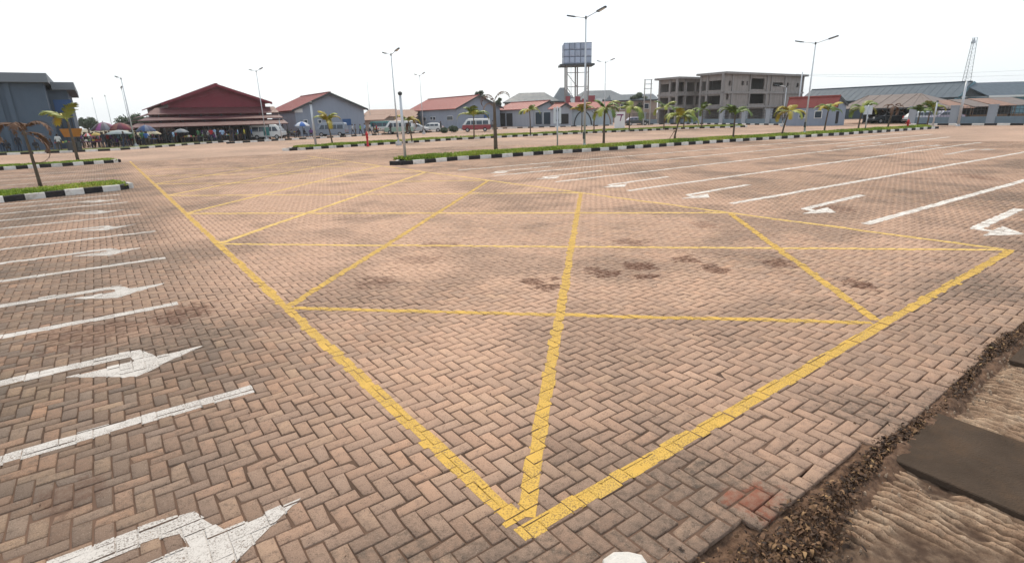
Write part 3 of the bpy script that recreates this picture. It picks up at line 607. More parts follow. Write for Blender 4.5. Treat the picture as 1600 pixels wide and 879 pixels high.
# lattice radio mast, utility frame, wires
def lattice(px, py, pytop, depth, b, tpr, label):
    xy = onD(px, py, depth); h = zat(xy, pytop); t = thing('radio_mast', label, 'mast', (xy[0], xy[1], 0), .4); n = 22
    for q in range(3):
        a = q*2.094; MB().tube([(b*math.cos(a), b*math.sin(a), 0), (tpr*math.cos(a), tpr*math.sin(a), h)], .035, 6).build('leg', M_DARK, t)
    mb = MB()
    for i in range(n):
        for q in range(3):
            a, c = q*2.094, (q+1)*2.094; r0 = b+(tpr-b)*i/n; r1 = b+(tpr-b)*(i+1)/n; z0, z1 = h*i/n, h*(i+1)/n
            mb.tube([(r0*math.cos(a), r0*math.sin(a), z0), (r1*math.cos(c), r1*math.sin(c), z1)], .016, 4); mb.tube([(r1*math.cos(a), r1*math.sin(a), z1), (r1*math.cos(c), r1*math.sin(c), z1)], .016, 4)
    mb.build('bracing', M_GALV, t); MB().lathe([(.02, h), (.35, h-.6), (.35, h-.9), (.02, h-.95)], 10, (tpr+.3, 0)).build('dish', M_SIGN, t)
lattice(1499, 178, 59, 105, .95, .38, 'tall lattice radio mast behind the roofs at far right')
xy = onD(1010, 192, 98); h = zat(xy, 124); t = thing('utility_frame', 'tall two-legged steel utility frame left of the unfinished building', 'utility pole', (xy[0], xy[1], 0), -YAW)
for sg in (-.55, .55): MB().tube([(sg, 0, 0), (sg, 0, h)], .09, 8).build('leg', M_CONC, t)
for zf in (.99, .9, .8, .68): MB().box(-.7, .7, -.06, .06, h*zf-.07, h*zf+.05).build('crossbar', M_GALV, t)
for q, (ya, yb) in enumerate(((99, 116), (109, 118))):
    a, b = onD(1760, ya, 90), onD(1244, yb-4, 84); za, zb = zat(a, ya), zat(b, yb); pth = []
    for i in range(25):
        f = i/24; p = a*(1-f)+b*f; pth.append((p[0], p[1], za*(1-f)+zb*f-1.2*4*f*(1-f)*.5))
    tag(MB().tube(pth, .011, 5).build('power_line', M_DARK), ('upper' if q == 0 else 'lower')+' thin power line sagging across the sky at far right', 'cable', 'power lines')
# ================================================================== young palms and background trees
M_TRUNK = pm('palm_bark', (.10, .075, .055), .9, .35, 9, .4, 60); M_DEADF = pm('dead_frond', (.13, .072, .045), .8, .3, 5); M_STAKE = pm('stake_wood', (.16, .11, .075), .85, .25, 8)
M_FG = pm('frond_green', (.12, .18, .035), .5, .35, 2.2, objrand=.25); M_FY = pm('frond_yellow', (.34, .27, .03), .55, .25, 2.2, objrand=.2); M_FL = pm('frond_lime', (.25, .28, .045), .5, .3, 2.2, objrand=.22)
def frond_mesh(L, rise, droop, mat, sd, leaf=.34, n=26, bare=0.):
    r = random.Random(sd); mb = MB(); pts = []; x = z = 0; a = rise; st = L/12
    for i in range(13):
        pts.append((x, 0, z)); x += math.cos(a)*st; z += math.sin(a)*st; a -= droop/12*(.5+i/9)
    mb.tube(pts, [.022*(1-i/14) for i in range(13)], 5)
    for i in range(n):
        t = .16+.84*i/n
        if r.random() < bare: continue
        f = t*12; j = min(11, int(f)); p = np.array(pts[j])*(1-(f-j))+np.array(pts[j+1])*(f-j); d = np.array(pts[j+1])-np.array(pts[j]); d /= np.linalg.norm(d)
        ll = leaf*(.35+.65*math.sin(math.pi*min(1, t*.9+.08)))*r.uniform(.8, 1.15)
        for s in (-1, 1):
            o = d*.55+np.array([0, s*r.uniform(.6, .85), -r.uniform(.15, .55)]); o /= np.linalg.norm(o); tip = p+o*ll; wv = d*.05; m_ = p+o*ll*.5+np.array([0, 0, .02])
            mb.add([p-wv*.5, p+wv*.5, m_+wv*.8, tip, m_-wv*.8], [(0, 1, 2, 4), (4, 2, 3)])
    return mb.mesh('frond', mat)
FR = {}
for nm, mat in (('g', M_FG), ('y', M_FY), ('l', M_FL)): FR[nm] = [frond_mesh(1.25+.18*q, 1.25-.28*q, 1.5+.25*q, mat, q+5, .46, 34) for q in range(4)]
FR['d'] = [frond_mesh(1.5+.25*q, .9-.35*q, 3.0, M_DEADF, q+50, .34, 30, .15) for q in range(3)]; FR['b'] = [frond_mesh(1.9, 1.1, 2.9, M_DEADF, 70, .22, 24, .4), frond_mesh(1.7, .9, 3.4, M_DEADF, 71, .24, 24, .3)]
PN = 0
def palm(px, py, ycrown, kinds, label, n=8, lean=0, size=1., stake=False, dead=0, depth=None, trunk_r=.06, spread=None, head=0.):
    global PN; PN += 1; r = random.Random(PN*13); xy = G(px, py) if depth is None else onD(px, py, depth); h = max(.8, zat(xy, ycrown)); t = thing('palm_tree', label, 'palm tree', (xy[0], xy[1], .15), 0, 'young palms'); h -= .15
    LX, LY = math.cos(-YAW)*lean, math.sin(-YAW)*lean; path = [(LX*(q/6)**1.5, LY*(q/6)**1.5, h*q/6) for q in range(7)]
    MB().tube(path, [trunk_r*(1.25-.5*q/6) for q in range(7)], 9).build('trunk', M_TRUNK, t, True); top = path[-1]
    for q in range(n):
        kd = kinds[q % len(kinds)]; m = FR[kd][r.randrange(len(FR[kd]))]; az = 2*math.pi*q/n+r.uniform(-.35, .35) if spread is None else spread[q % len(spread)]-YAW
        o = link('frond', m, t, top, (0, r.uniform(-.35, .15)+head, az)); o.scale = (size*r.uniform(.68, .98),)*3
    for q in range(dead):
        o = link('dead_frond', FR['d'][r.randrange(3)], t, (top[0], top[1], top[2]-.1), (0, r.uniform(.3, .7), r.uniform(0, 6.28))); o.scale = (size*.8,)*3
    if stake:
        for a in (.3, 2.6): MB().tube([(math.cos(a)*.45, math.sin(a)*.45, 0), (0, 0, .75)], .025, 6).build('stake', M_STAKE, t)
    return t
palm(66, 300, 204, 'd', 'wilted brown palm with hanging fronds at the left edge', 4, -.05, 1.0, dead=2, trunk_r=.05, spread=[math.pi*.97, .1, 2.3, -1.2])
palm(123, 255, 190, 'yl', 'palm with one yellow-green arched frond before the orange stall', 4, -.02, 1.3, trunk_r=.08, spread=[math.pi*.95, -.2, 2.6, math.pi*1.05])
palm(775, 243, 160, 'b', 'dead palm with two bare arching fronds left of centre', 6, 0, .85, spread=[math.pi, .15, math.pi*.9, .4, 2.4, math.pi*1.08], trunk_r=.1)
palm(943, 233, 172, 'ggl', 'leafy green palm just right of the central lamp', 9, .02, .92, trunk_r=.07)
palm(1053, 224, 184, 'gly', 'green palm held by wooden stakes, with drooping left frond', 8, .35, .95, stake=True)
palm(1145, 221, 180, 'gg', 'slim dark green palm with upright fronds in front of the unfinished building', 9, 0, .95, head=-.35)
palm(1221, 216, 176, 'yyl', 'yellowing palm left of the lamp by the gatehouse', 7, .35, 1.05)
palm(1287, 211, 174, 'gyg', 'wide green and yellow palm in front of the gatehouse', 8, .1, 1.15)
palm(1340, 207, 171, 'lg', 'green palm with hanging fronds beside the small sign post', 7, .1, 1.1)
palm(1386, 205, 167, 'd', 'dead brown palm before the brown roofed shed', 6, .3, .8)
palm(1432, 201, 176, 'g', 'small dark green palm near the far hydrant', 8, .05, .95); palm(1448, 198, 170, 'lg', 'bushy green palm at the far end of the nearer strip', 9, .1, 1.05)
palm(520, 229, 190, 'yly', 'yellow palm on the back strip before the left warehouse', 8, -.25, 1.15); palm(644, 224, 190, 'yyg', 'yellow palm on the back strip behind the tall lamp', 8, -.2, 1.1, dead=2)
palm(741, 218, 182, 'lgl', 'bright green palm in front of the red minibus', 8, .05, 1.3); palm(829, 214, 174, 'lyg', 'pale palm on the back strip before the small hall', 7, -.05, 1.0)
palm(909, 210, 176, 'ygy', 'yellow palm on the back strip behind the central lamp', 8, 0, 1.5); palm(928, 210, 178, 'b', 'dead palm with drooping bare fronds on the back strip', 3, 0, 1.1)
palm(983, 207, 172, 'gl', 'green palm on the back strip right of the central lamp', 9, 0, 1.7); palm(1037, 204, 170, 'lg', 'palm on the back strip before the left unfinished wing', 7, 0, 1.4)
palm(1068, 203, 178, 'gl', 'low palm with long hanging fronds behind the staked palm', 8, 0, 1.8, head=.3); palm(1096, 202, 172, 'g', 'slim far palm between the two unfinished wings', 7, 0, 1.2)
M_CROWN = pm('tree_leaf', (.04, .065, .028), .6, .45, .8)
def tree(px, py, ytop, wpx, depth, label, sd, palmy=False):
    r = random.Random(sd); xy = onD(px, py, depth); h = zat(xy, ytop); w_ = wpx/FPX*depth; t = thing('background_tree', label, 'tree', (xy[0], xy[1], 0), 0, 'trees on the skyline')
    mb = MB(); mb.tube([(0, 0, 0), (.1, .05, h*.4), (0, 0, h*.75)], [.28, .2, .1], 8)
    for q in range(5): a = q*1.3; mb.tube([(0, 0, h*.45), (math.cos(a)*w_*.3, math.sin(a)*w_*.3, h*.72)], [.09, .03], 5)
    mb.build('trunk', M_TRUNK, t); n = 2600; V = []; F = []
    cl = [(r.gauss(0, w_*.22), r.gauss(0, w_*.22), h*r.uniform(.5, .92), w_*r.uniform(.12, .24)) for _ in range(14)]; mb = MB()
    for q in range(n):
        c = cl[r.randrange(14)]; d = Vector((r.gauss(0, 1), r.gauss(0, 1), r.gauss(0, .8))).normalized()*c[3]*r.uniform(.5, 1.1); p = Vector(c[:3])+d; e1 = Vector((r.gauss(0, 1), r.gauss(0, 1), r.gauss(0, 1))).normalized()*.32; e2 = e1.orthogonal().normalized()*.14
        mb.add([p-e1, p+e2, p+e1, p-e2], [(0, 1, 2, 3)])
    mb.build('crown', M_CROWN, t)
tree(222, 214, 183, 46, 115, 'dark green tree between the market parasols and the red hall', 3); tree(140, 212, 186, 26, 150, 'hazy dark tree right of the grey office block', 4)
tree(752, 196, 140, 22, 135, 'small tree rising behind the central warehouse gable', 8); tree(779, 196, 150, 16, 135, 'dark tuft of a tree between warehouse and small hall', 9); tree(995, 190, 144, 26, 140, 'small tree behind the long grey roof', 10)
# shrubs by the central warehouse
def shrub(px, py, wpx, hpx, depth, label, sd):
    r = random.Random(sd); xy = onD(px, py, depth); s = depth/FPX; mb = MB(); t = thing('shrub', label, 'shrub', (xy[0], xy[1], 0), 0, 'shrubs by the warehouse')
    for q in range(500):
        d = Vector((r.gauss(0, 1), r.gauss(0, 1), r.gauss(0, 1))).normalized()*r.uniform(.4, 1.); p = Vector((d.x*wpx*s/2, d.y*wpx*s/2, hpx*s*.5+d.z*hpx*s*.5)); e1 = Vector((r.gauss(0, 1), r.gauss(0, 1), r.gauss(0, 1))).normalized()*.16; e2 = e1.orthogonal().normalized()*.08
        mb.add([p-e1, p+e2, p+e1, p-e2], [(0, 1, 2, 3)])
    mb.build('foliage', M_CROWN, t); MB().tube([(0, 0, 0), (0, 0, hpx*s*.6)], .05, 6).build('stem', M_TRUNK, t)
shrub(708, 199, 16, 10, 88, 'dark clipped shrub left of the red minibus', 1); shrub(694, 200, 12, 8, 86, 'paler shrub left of the dark one by the warehouse wall', 2)
# ================================================================== buildings
M_GLASS = NT('window_glass'); M_GLASS.col((.02, .035, .055)); M_GLASS.rough(.12); M_GLASS.b.inputs['Specular IOR Level'].default_value = .6; M_GLASS = M_GLASS.m
M_WALLG = pm('grey_render', (.235, .27, .335), .85, .1, .5, .1, 20, streak=.22); M_WALLD = pm('dark_grey_render', (.072, .10, .14), .8, .12, .4, .1, 20, streak=.2); M_WALLL = pm('light_grey_render', (.31, .335, .385), .85, .1, .5, streak=.25)
M_ROOFR = pm('red_roof_sheet', (.27, .07, .062), .6, .16, .7, streak=.15); M_ROOFM = pm('maroon_sheet', (.17, .02, .034), .55, .14, .6, streak=.2); M_ROOFS = pm('slate_sheet', (.06, .085, .11), .6, .14, .5, streak=.2)
M_ROOFB = pm('brown_roof_sheet', (.155, .12, .105), .6, .2, .6, streak=.3); M_RUST = pm('rusty_sheet', (.26, .155, .115), .75, .35, .9, streak=.4, dirt=(.12, .06, .04)); M_TEAL = pm('teal_fascia', (.10, .20, .25), .55, .12, 1)
M_RAW = pm('raw_concrete', (.25, .235, .23), .92, .25, .7, .25, 12, streak=.55); M_BLOCK = pm('block_wall', (.26, .235, .222), .92, .25, 1.6, .3, 9, streak=.5); M_BLACK = pm('shade_black', (.02, .02, .022), .9, .2, 1); M_TAN = pm('tan_wall', (.30, .235, .2), .85, .18, .6, streak=.3)  # M_BLACK: near-black colour standing in for shade under roofs and inside openings
M_BLUEP = pm('blue_panel', (.02, .075, .21), .4, .2, 1.2); M_WHITE = pm('white_trim', (.62, .63, .63), .6, .06, 2)
def panel_wall(mb, o, d, n, s0, s1, z0, z1, holes=(), th=.2):
    """wall along d from o, holes (s0, s1, z0, z1) left open, thickness th behind along n"""
    S_ = sorted({s0, s1}|{min(max(h[i], s0), s1) for h in holes for i in (0, 1)}); Z_ = sorted({z0, z1}|{min(max(h[i], z0), z1) for h in holes for i in (2, 3)})
    d = np.array(d, float); n = np.array(n, float); o = np.array(o, float)
    for i in range(len(S_)-1):
        for j in range(len(Z_)-1):
            a, b, c, e = S_[i], S_[i+1], Z_[j], Z_[j+1]; m, q = (a+b)/2, (c+e)/2
            if b-a < 1e-4 or e-c < 1e-4 or any(h[0] < m < h[1] and h[2] < q < h[3] for h in holes): continue
            f = lambda s, z, t: tuple((o+d*s+n*t))+(z,)
            mb.hexa([f(a, c, 0), f(b, c, 0), f(b, c, th), f(a, c, th)], [f(a, e, 0), f(b, e, 0), f(b, e, th), f(a, e, th)])
    return mb
def roof_slab(mb, e0, e1, r1, r0, th=.12):
    P = [np.array(p, float) for p in (e0, e1, r1, r0)]; nrm = np.cross(P[1]-P[0], P[3]-P[0]); nrm /= np.linalg.norm(nrm); nrm *= -th if nrm[2] > 0 else th
    return mb.hexa([p+nrm for p in P], P)
def gable_house(name, label, A, w, L, eave, ridge, wall, roof, over=.6, cat='building', rx=None, seams=True, base=-.2, trim=None):
    """corner A; gable along +X, long wall along +Y, ridge along Y"""
    t = thing(name, label, cat, (A[0], A[1], 0)); rx = w/2 if rx is None else rx
    MB().prism([(0, 0, base), (w, 0, base), (w, 0, eave), (rx, 0, ridge), (0, 0, eave)], (0, L, 0)).build('wall', wall, t)
    sl, sr = (ridge-eave)/rx, (ridge-eave)/(w-rx); e = .05
    for side in (0, 1):
        mb = MB()
        if side == 0: roof_slab(mb, (-over, -over, eave-sl*over+e), (-over, L+over, eave-sl*over+e), (rx, L+over, ridge+e), (rx, -over, ridge+e))
        else: roof_slab(mb, (w+over, L+over, eave-sr*over+e), (w+over, -over, eave-sr*over+e), (rx, -over, ridge+e), (rx, L+over, ridge+e))
        ro = mb.build('roof', roof, t)
        if seams:
            mb = MB(); n = max(4, int(L/1.1))
            for q in range(n+1):
                y = -over+(L+2*over)*q/n
                a, b = ((-over, y, eave-sl*over+e+.01), (rx, y, ridge+e+.01)) if side == 0 else ((w+over, y, eave-sr*over+e+.01), (rx, y, ridge+e+.01)); mb.tube([a, b], .035, 4)
            mb.build('roof_seams', roof, ro)
    MB().box(rx-.18, rx+.18, -over, L+over, ridge+.02, ridge+.16).build('ridge_cap', roof, t)
    mb = MB()
    for x0, z0, x1, z1 in ((-over, eave-sl*over, rx, ridge), (rx, ridge, w+over, eave-sr*over)): mb.hexa([(x0, -over-.05, z0-.25), (x1, -over-.05, z1-.25), (x1, -over-.01, z1-.25), (x0, -over-.01, z0-.25)], [(x0, -over-.05, z0+.08), (x1, -over-.05, z1+.08), (x1, -over-.01, z1+.08), (x0, -over-.01, z0+.08)])
    mb.build('fascia', trim or M_DARK, t); return t
def win_front(t, A, px0, px1, py0, py1, mat=None, name='window', v=None):
    v = A[1] if v is None else v; a, b = onV(px0, py1, v), onV(px1, py1, v); z0, z1 = zat(a, py1), zat(a, py0); x0, x1, y = a[0]-A[0], b[0]-A[0], v-A[1]
    o = MB().box(x0, x1, y-.06, y+.02, z0, z1).build(name, M_WHITE if mat is None else mat, t)
    if mat is None: MB().box(x0+.08, x1-.08, y-.085, y-.061, z0+.08, z1-.08).build('pane', M_GLASS, o)
    return o
def win_side(t, A, px0, px1, py0, py1, mat=None, name='window', u=None):
    u = A[0] if u is None else u; a, b = onU(px0, py1, u), onU(px1, py1, u); z0, z1 = zat(b, py1), zat(b, py0); y0, y1 = sorted((a[1]-A[1], b[1]-A[1])); x = u-A[0]
    o = MB().box(x-.06, x+.02, y0, y1, z0, z1).build(name, M_WHITE if mat is None else mat, t)
    if mat is None: MB().box(x-.085, x-.061, y0+.08, y1-.08, z0+.08, z1-.08).build('pane', M_GLASS, o)
    return o
# --- grey office block, far left
vA = 76; a = onV(-70, 230, vA); b = onV(93, 230, vA); zt = zat(b, 115); A = a
t = thing('office_block', 'dark grey flat-roofed office block with overhanging parapet at left edge', 'building', (a[0], a[1], 0)); w1 = b[0]-a[0]
MB().box(0, w1, 0, 22, -.2, zt-.9).build('wall', M_WALLD, t); MB().box(-.3, w1+.5, -.8, 22.5, zt-.9, zt).build('parapet', pm('parapet', (.15, .17, .195), .8, .1, 1), t)
for px in (12, 30): q = onV(px, 210, vA)[0]-a[0]; MB().box(q-.22, q+.22, -.18, 0, 0, zt-.9).build('pilaster', M_WALLD, t)
v2 = 80; c = onV(90, 225, v2)[0]-a[0]; d = onV(125, 225, v2)[0]-a[0]; z2 = zat(onV(110, 200, v2), 129)
MB().box(w1-1, d, v2-vA, 24, -.2, z2-.8).build('side_wing', M_WALLD, t); MB().box(w1+.51, d+.8, v2-vA-.7, 24.6, z2-.8, z2).build('wing_parapet', bpy.data.materials['parapet'], t)
win_front(t, A, 88, 116, 156, 178, M_BLUEP, 'blue_window', v2)
for q in range(3): x = onV(91+q*8, 170, v2)[0]-a[0]; MB().box(x-.05, x+.05, v2-vA-.1, v2-vA-.061, z2-5, z2-3).build('mullion', M_DARK, t)
# --- red market hall
A = onV(269.5, 200, 86); w_ = run_to(A, (1, 0), 413, 5.5); L_ = run_to(A, (0, 1), 232, 4); ev = zat(A, 158.5); rg = zat(A+np.array([w_*.47, 0]), 132.5)
t = gable_house('market_hall', 'large maroon gabled market hall with stepped awnings, open at ground level', A, w_, L_, ev, rg, M_ROOFM, M_ROOFM, .8, trim=M_ROOFM)
for q, (y0, y1, o0, o1) in enumerate(((168.5, 178.5, .0, 2.2), (181.5, 187.5, 1.6, 4.2), (190, 197.5, 3.6, 6.4))):
    f = A+np.array([0, -o0]); g_ = A+np.array([0, -o1]); za, zb = zat(f, y0), zat(g_, y1); mb = MB()
    roof_slab(mb, (-1.5-o1*.6, -o1, zb), (w_+1.2, -o1, zb), (w_+1.2, -o0, za), (-1.5-o0*.6, -o0, za), .08); mb.build('awning', pm('awning_%s' % 'abc'[q], ((.10, .03, .033), (.075, .018, .024), (.08, .022, .026))[q], .6, .2, .8, streak=.3), t)
    for i in range(7): x = -1.5+(w_+2.5)*i/6; MB().tube([(x, -o1+.1, 0), (x, -o1+.1, zb-.05)], .07, 6).build('post', M_DARK, t)
    mb = MB(); roof_slab(mb, (-o1-.3, L_, zb), (-o1-.3, -o1*.6, zb), (-o0, -o0*.6, za), (-o0, L_, za), .08); mb.build('side_awning', bpy.data.materials['awning_%s' % 'abc'[q]], t)
MB().box(.2, w_-.2, -.35, -.03, 0, zat(A, 197)).build('recess_shade', M_BLACK, t)  # black slab painting the shade under the awnings, not a real recess
# --- warehouses and small halls in the middle
def px_house(name, label, pxc, pxb, pxl, v, y_eave, px_r, y_ridge, wall, roof, over=.6, zc=4.):
    A = onV(pxc, 200, v); A = A+np.array([0, 0.]); ev = zat(A, y_eave); w_ = run_to(A, (1, 0), pxb, zc); L_ = run_to(A, (0, 1), pxl, zc); rx = run_to(A, (1, 0), px_r, zc+2); rg = zat(A+np.array([rx, 0]), y_ridge)
    return gable_house(name, label, A, w_, L_, ev, rg, wall, roof, over, rx=rx), A
t, A = px_house('warehouse', 'grey warehouse with red roof right of the maroon hall', 464, 568, 424, 90, 170, 514, 145, M_WALLG, M_ROOFR)
win_front(t, A, 475, 481, 187, 193); win_front(t, A, 497, 503, 187, 193); win_front(t, A, 536, 549, 186, 196, M_BLUEP, 'blue_door'); MB().box(-.05, 1.2, -.1, .0, zat(A, 176), zat(A, 170)).build('eave_box', M_WHITE, t)
t, A = px_house('warehouse', 'grey warehouse with long red roof and arched gable, centre', 715, 781, 641, 98, 168, 746.5, 149, M_WALLG, M_ROOFR)
for x0, x1, y0, y1 in ((662, 666, 183, 189), (673, 676, 182, 188), (677.5, 680.5, 182, 188), (699, 708, 181, 188)): win_side(t, A, x0, x1, y0, y1)
win_front(t, A, 756, 764, 179, 186, M_BLUEP, 'blue_poster')
c = onV(764, 170, A[1])[0]-A[0]; r_ = onV(773, 170, A[1])[0]-A[0]-c; zs = zat(onV(764, 190, A[1]), 176); mb = MB()
mb.tube([(c+r_*math.cos(q), -.06, zs+r_*1.25*math.sin(q)) for q in np.linspace(0, math.pi, 16)], .16, 6); mb.build('arch_moulding', M_TAN, t)
t, A = px_house('small_hall', 'small grey hall with red roof and glazed gable left of the water tank', 833, 868, 778, 88, 169, 857, 157.5, M_WALLL, M_ROOFR, .5, 3)
win_side(t, A, 779, 790, 177, 197, M_BLACK, 'dark_doorway'); win_side(t, A, 792, 801, 177, 197, M_BLACK, 'dark_doorway'); win_front(t, A, 836, 847, 175, 195); win_front(t, A, 849, 863, 175, 195)
t, A = px_house('small_hall', 'small grey hall with red roof and mural arches below the water tank', 872, 893, 860, 79, 168.5, 882, 161.5, M_WALLL, M_ROOFR, .4, 3); win_front(t, A, 876, 888, 178, 194, M_BLACK, 'dark_doorway')
A2 = onV(893.5, 200, 80.5); w2 = run_to(A2, (1, -.75), 958, 3); 
ang = math.atan2(-.75, 1); t = thing('arcade_wing', 'low pale wing with red lean-to roof and two painted arches', 'building', (A2[0], A2[1], 0), ang); Lw = w2*math.hypot(1, .75); zh = zat(A2, 169.5); zr = zat(A2+np.array([0, 3.]), 160.5)
MB().box(0, Lw, 0, 6, -.2, zh).build('wall', pm('pale_blue_wall', (.34, .40, .45), .8, .12, .6, streak=.2), t); mb = MB(); roof_slab(mb, (-.3, -.6, zh-.1), (Lw+.3, -.6, zh-.1), (Lw+.3, 4, zr), (-.3, 4, zr)); mb.build('roof', M_ROOFR, t)
for c in (.27, .74):
    r_ = Lw*.21; MB().tube([(Lw*c+r_*math.cos(q), -.03, max(.05, zh*.82*math.sin(q))) for q in np.linspace(0, math.pi, 18)], .11, 6).build('arch_moulding', M_TAN if c > .5 else M_DARK, t)
# --- slate hip roofed houses behind
def hip(px0, px1, rp0, rp1, y_e, y_r, depth, dpt, label, wall=M_TAN, roof=M_ROOFS, ywall=None):
    a, b = onD(px0, y_e, depth), onD(px1, y_e, depth); w_ = np.linalg.norm(b-a); ang = math.atan2(*(b-a)[::-1]); ze = zat(a, y_e); m = (a+b)/2; zr = zat(m+HF*dpt/2, y_r); r0, r1 = w_*(rp0-px0)/(px1-px0), w_*(rp1-px0)/(px1-px0)
    t = thing('hip_roofed_house', label, 'house', (a[0], a[1], 0), ang, 'slate roofed houses'); MB().box(.4, w_-.4, .4, dpt-.4, -.2, ze).build('wall', wall, t)
    MB().add([(0, 0, ze), (w_, 0, ze), (w_, dpt, ze), (0, dpt, ze), (r0, dpt/2, zr), (r1, dpt/2, zr)], [(0, 1, 5, 4), (1, 2, 5), (2, 3, 4, 5), (3, 0, 4), (3, 2, 1, 0)]).build('roof', roof, t)
    mb = MB(); mb.box(-.06, w_+.06, -.06, 0, ze-.3, ze); mb.build('fascia', M_DARK, t); n = max(2, int(w_/4))
    for q in range(n): x = w_*(q+.5)/n; o = MB().box(x-.6, x+.6, .33, .399, ze-2.2, ze-.9).build('window', M_WHITE, t); MB().box(x-.5, x+.5, .30, .329, ze-2.1, ze-1.0).build('pane', M_GLASS, o)
    return t
hip(786, 874, 812, 853, 160, 145, 150, 12, 'slate hip-roofed house behind the small hall, left of the tank'); hip(864, 900, 877, 884, 158.5, 137, 156, 9, 'steep pyramidal slate roof directly behind the tank legs'); hip(893, 985, 918, 960, 157, 141.5, 148, 12, 'broad slate hip roof right of the tank')
hip(955, 1030, 958, 1027, 157, 147.5, 138, 9, 'long low slate roof with brown wall, left of the unfinished building')
# --- unfinished concrete building
def frame_block(A, w_, L_, zs, label, front_holes, side_holes, cols_f, cols_s):
    t = thing('unfinished_building', label, 'building', (A[0], A[1], 0), 0, 'unfinished concrete wings')
    for q, z in enumerate(zs[1:]):
        o = .55 if q == len(zs)-2 else .12; MB().box(-o, w_+o, -o, L_+o, z-.35, z).build('floor_slab', M_RAW, t)
    for q in range(len(zs)-1):
        z0, z1 = zs[q], zs[q+1]-.351
        panel_wall(MB(), (0, .1), (1, 0), (0, 1), 0, w_, z0, z1, [h for h in front_holes if h[2] < z1 and h[3] > z0]).build('front_wall', M_BLOCK, t); panel_wall(MB(), (.1, 0), (0, 1), (1, 0), .35, L_, z0, z1, [h for h in side_holes if h[2] < z1 and h[3] > z0]).build('side_wall', M_BLOCK, t)
        MB().box(3.2, w_, 4.6, 4.8, z0, z1).build('inner_wall', M_BLOCK, t); MB().box(3.2, 3.4, 5, L_, z0, z1).build('inner_wall', M_BLOCK, t)
        MB().box(w_-.2, w_, .31, L_, z0, z1).build('rear_wall', M_BLOCK, t); MB().box(.4, w_-.21, L_-.2, L_, z0, z1).build('rear_wall', M_BLOCK, t)
        for x in cols_f: MB().box(x-.18, x+.18, -.08, .28, z0, z1).build('column', M_RAW, t)
        for y in cols_s: MB().box(-.08, .28, y-.18, y+.18, z0, z1).build('column', M_RAW, t)
    return t
A = onD(1128, 190, 98); w_ = run_to(A, (1, 0), 1254, 5); L_ = run_to(A, (0, 1), 1093, 5); zs = [0]+[zat(A, y) for y in (166, 143, 112)]
fx = lambda px, A=A: run_to(A, (1, 0), px, 5); sy_ = lambda px, A=A: run_to(A, (0, 1), px, 5); zz_ = lambda py, A=A: zat(A, py)
fh = [(fx(a), fx(b), zz_(d), zz_(c)) for a, b, c, d in ((1138, 1142, 126, 134), (1158, 1162, 126, 133), (1165.5, 1168, 126, 133), (1173, 1194, 121, 139), (1207, 1223, 127, 134), (1229, 1232, 127, 133), (1244, 1247.5, 127, 135), (1136, 1140, 147, 156), (1172, 1196, 146, 163), (1131, 1160, 171, 195), (1168, 1198, 171, 195), (1204, 1232, 171, 195))]
sh = [(sy_(b), sy_(a), zz_(d), zz_(c)) for a, b, c, d in ((1106, 1126, 125, 140), (1095, 1103, 125, 140), (1104, 1125, 149, 163), (1095, 1101, 149, 163), (1096, 1125, 171, 195))]
frame_block(A, w_, L_, zs, 'larger three-storey unfinished concrete building with open window holes', fh, sh, [fx(p) for p in (1129, 1143.5, 1171, 1197.5, 1204, 1225, 1253)], [sy_(p) for p in (1104, 1094)])
A = onD(1057, 190, 103); w_ = run_to(A, (1, 0), 1096, 5); L_ = run_to(A, (0, 1), 1028, 5); zs = [0]+[zat(A, y) for y in (167, 146.5, 120)]
fx = lambda px, A=A: run_to(A, (1, 0), px, 5); sy_ = lambda px, A=A: run_to(A, (0, 1), px, 5); zz_ = lambda py, A=A: zat(A, py)
fh = [(fx(a), fx(b), zz_(d), zz_(c)) for a, b, c, d in ((1060, 1069.5, 128, 143), (1072, 1085, 128, 143), (1087, 1094, 128, 143), (1060, 1069.5, 149, 164), (1072, 1085, 149, 164), (1087, 1094, 149, 164), (1060, 1090, 171, 195))]
sh = [(sy_(b), sy_(a), zz_(d), zz_(c)) for a, b, c, d in ((1029, 1045, 130, 143), (1047, 1055, 128, 143), (1029, 1044, 152, 164), (1048, 1055, 152, 164), (1030, 1054, 171, 195))]
frame_block(A, w_, L_, zs, 'smaller unfinished concrete wing standing left of the larger one', fh, sh, [fx(p) for p in (1058, 1071, 1086)], [sy_(p) for p in (1046, 1030)])
# --- gatehouse
t, A = px_house('gatehouse', 'small grey gatehouse with red gabled roof behind the right lamp', 1303, 1322, 1231, float(G(1303, 196.5)[1]), 163, 1313, 150.5, M_WALLG, M_ROOFR, .12, 2); 
win_side(t, A, 1248, 1258, 173, 185); win_side(t, A, 1272, 1284, 173, 185); win_front(t, A, 1304.5, 1308, 174, 193, M_BLACK, 'door')
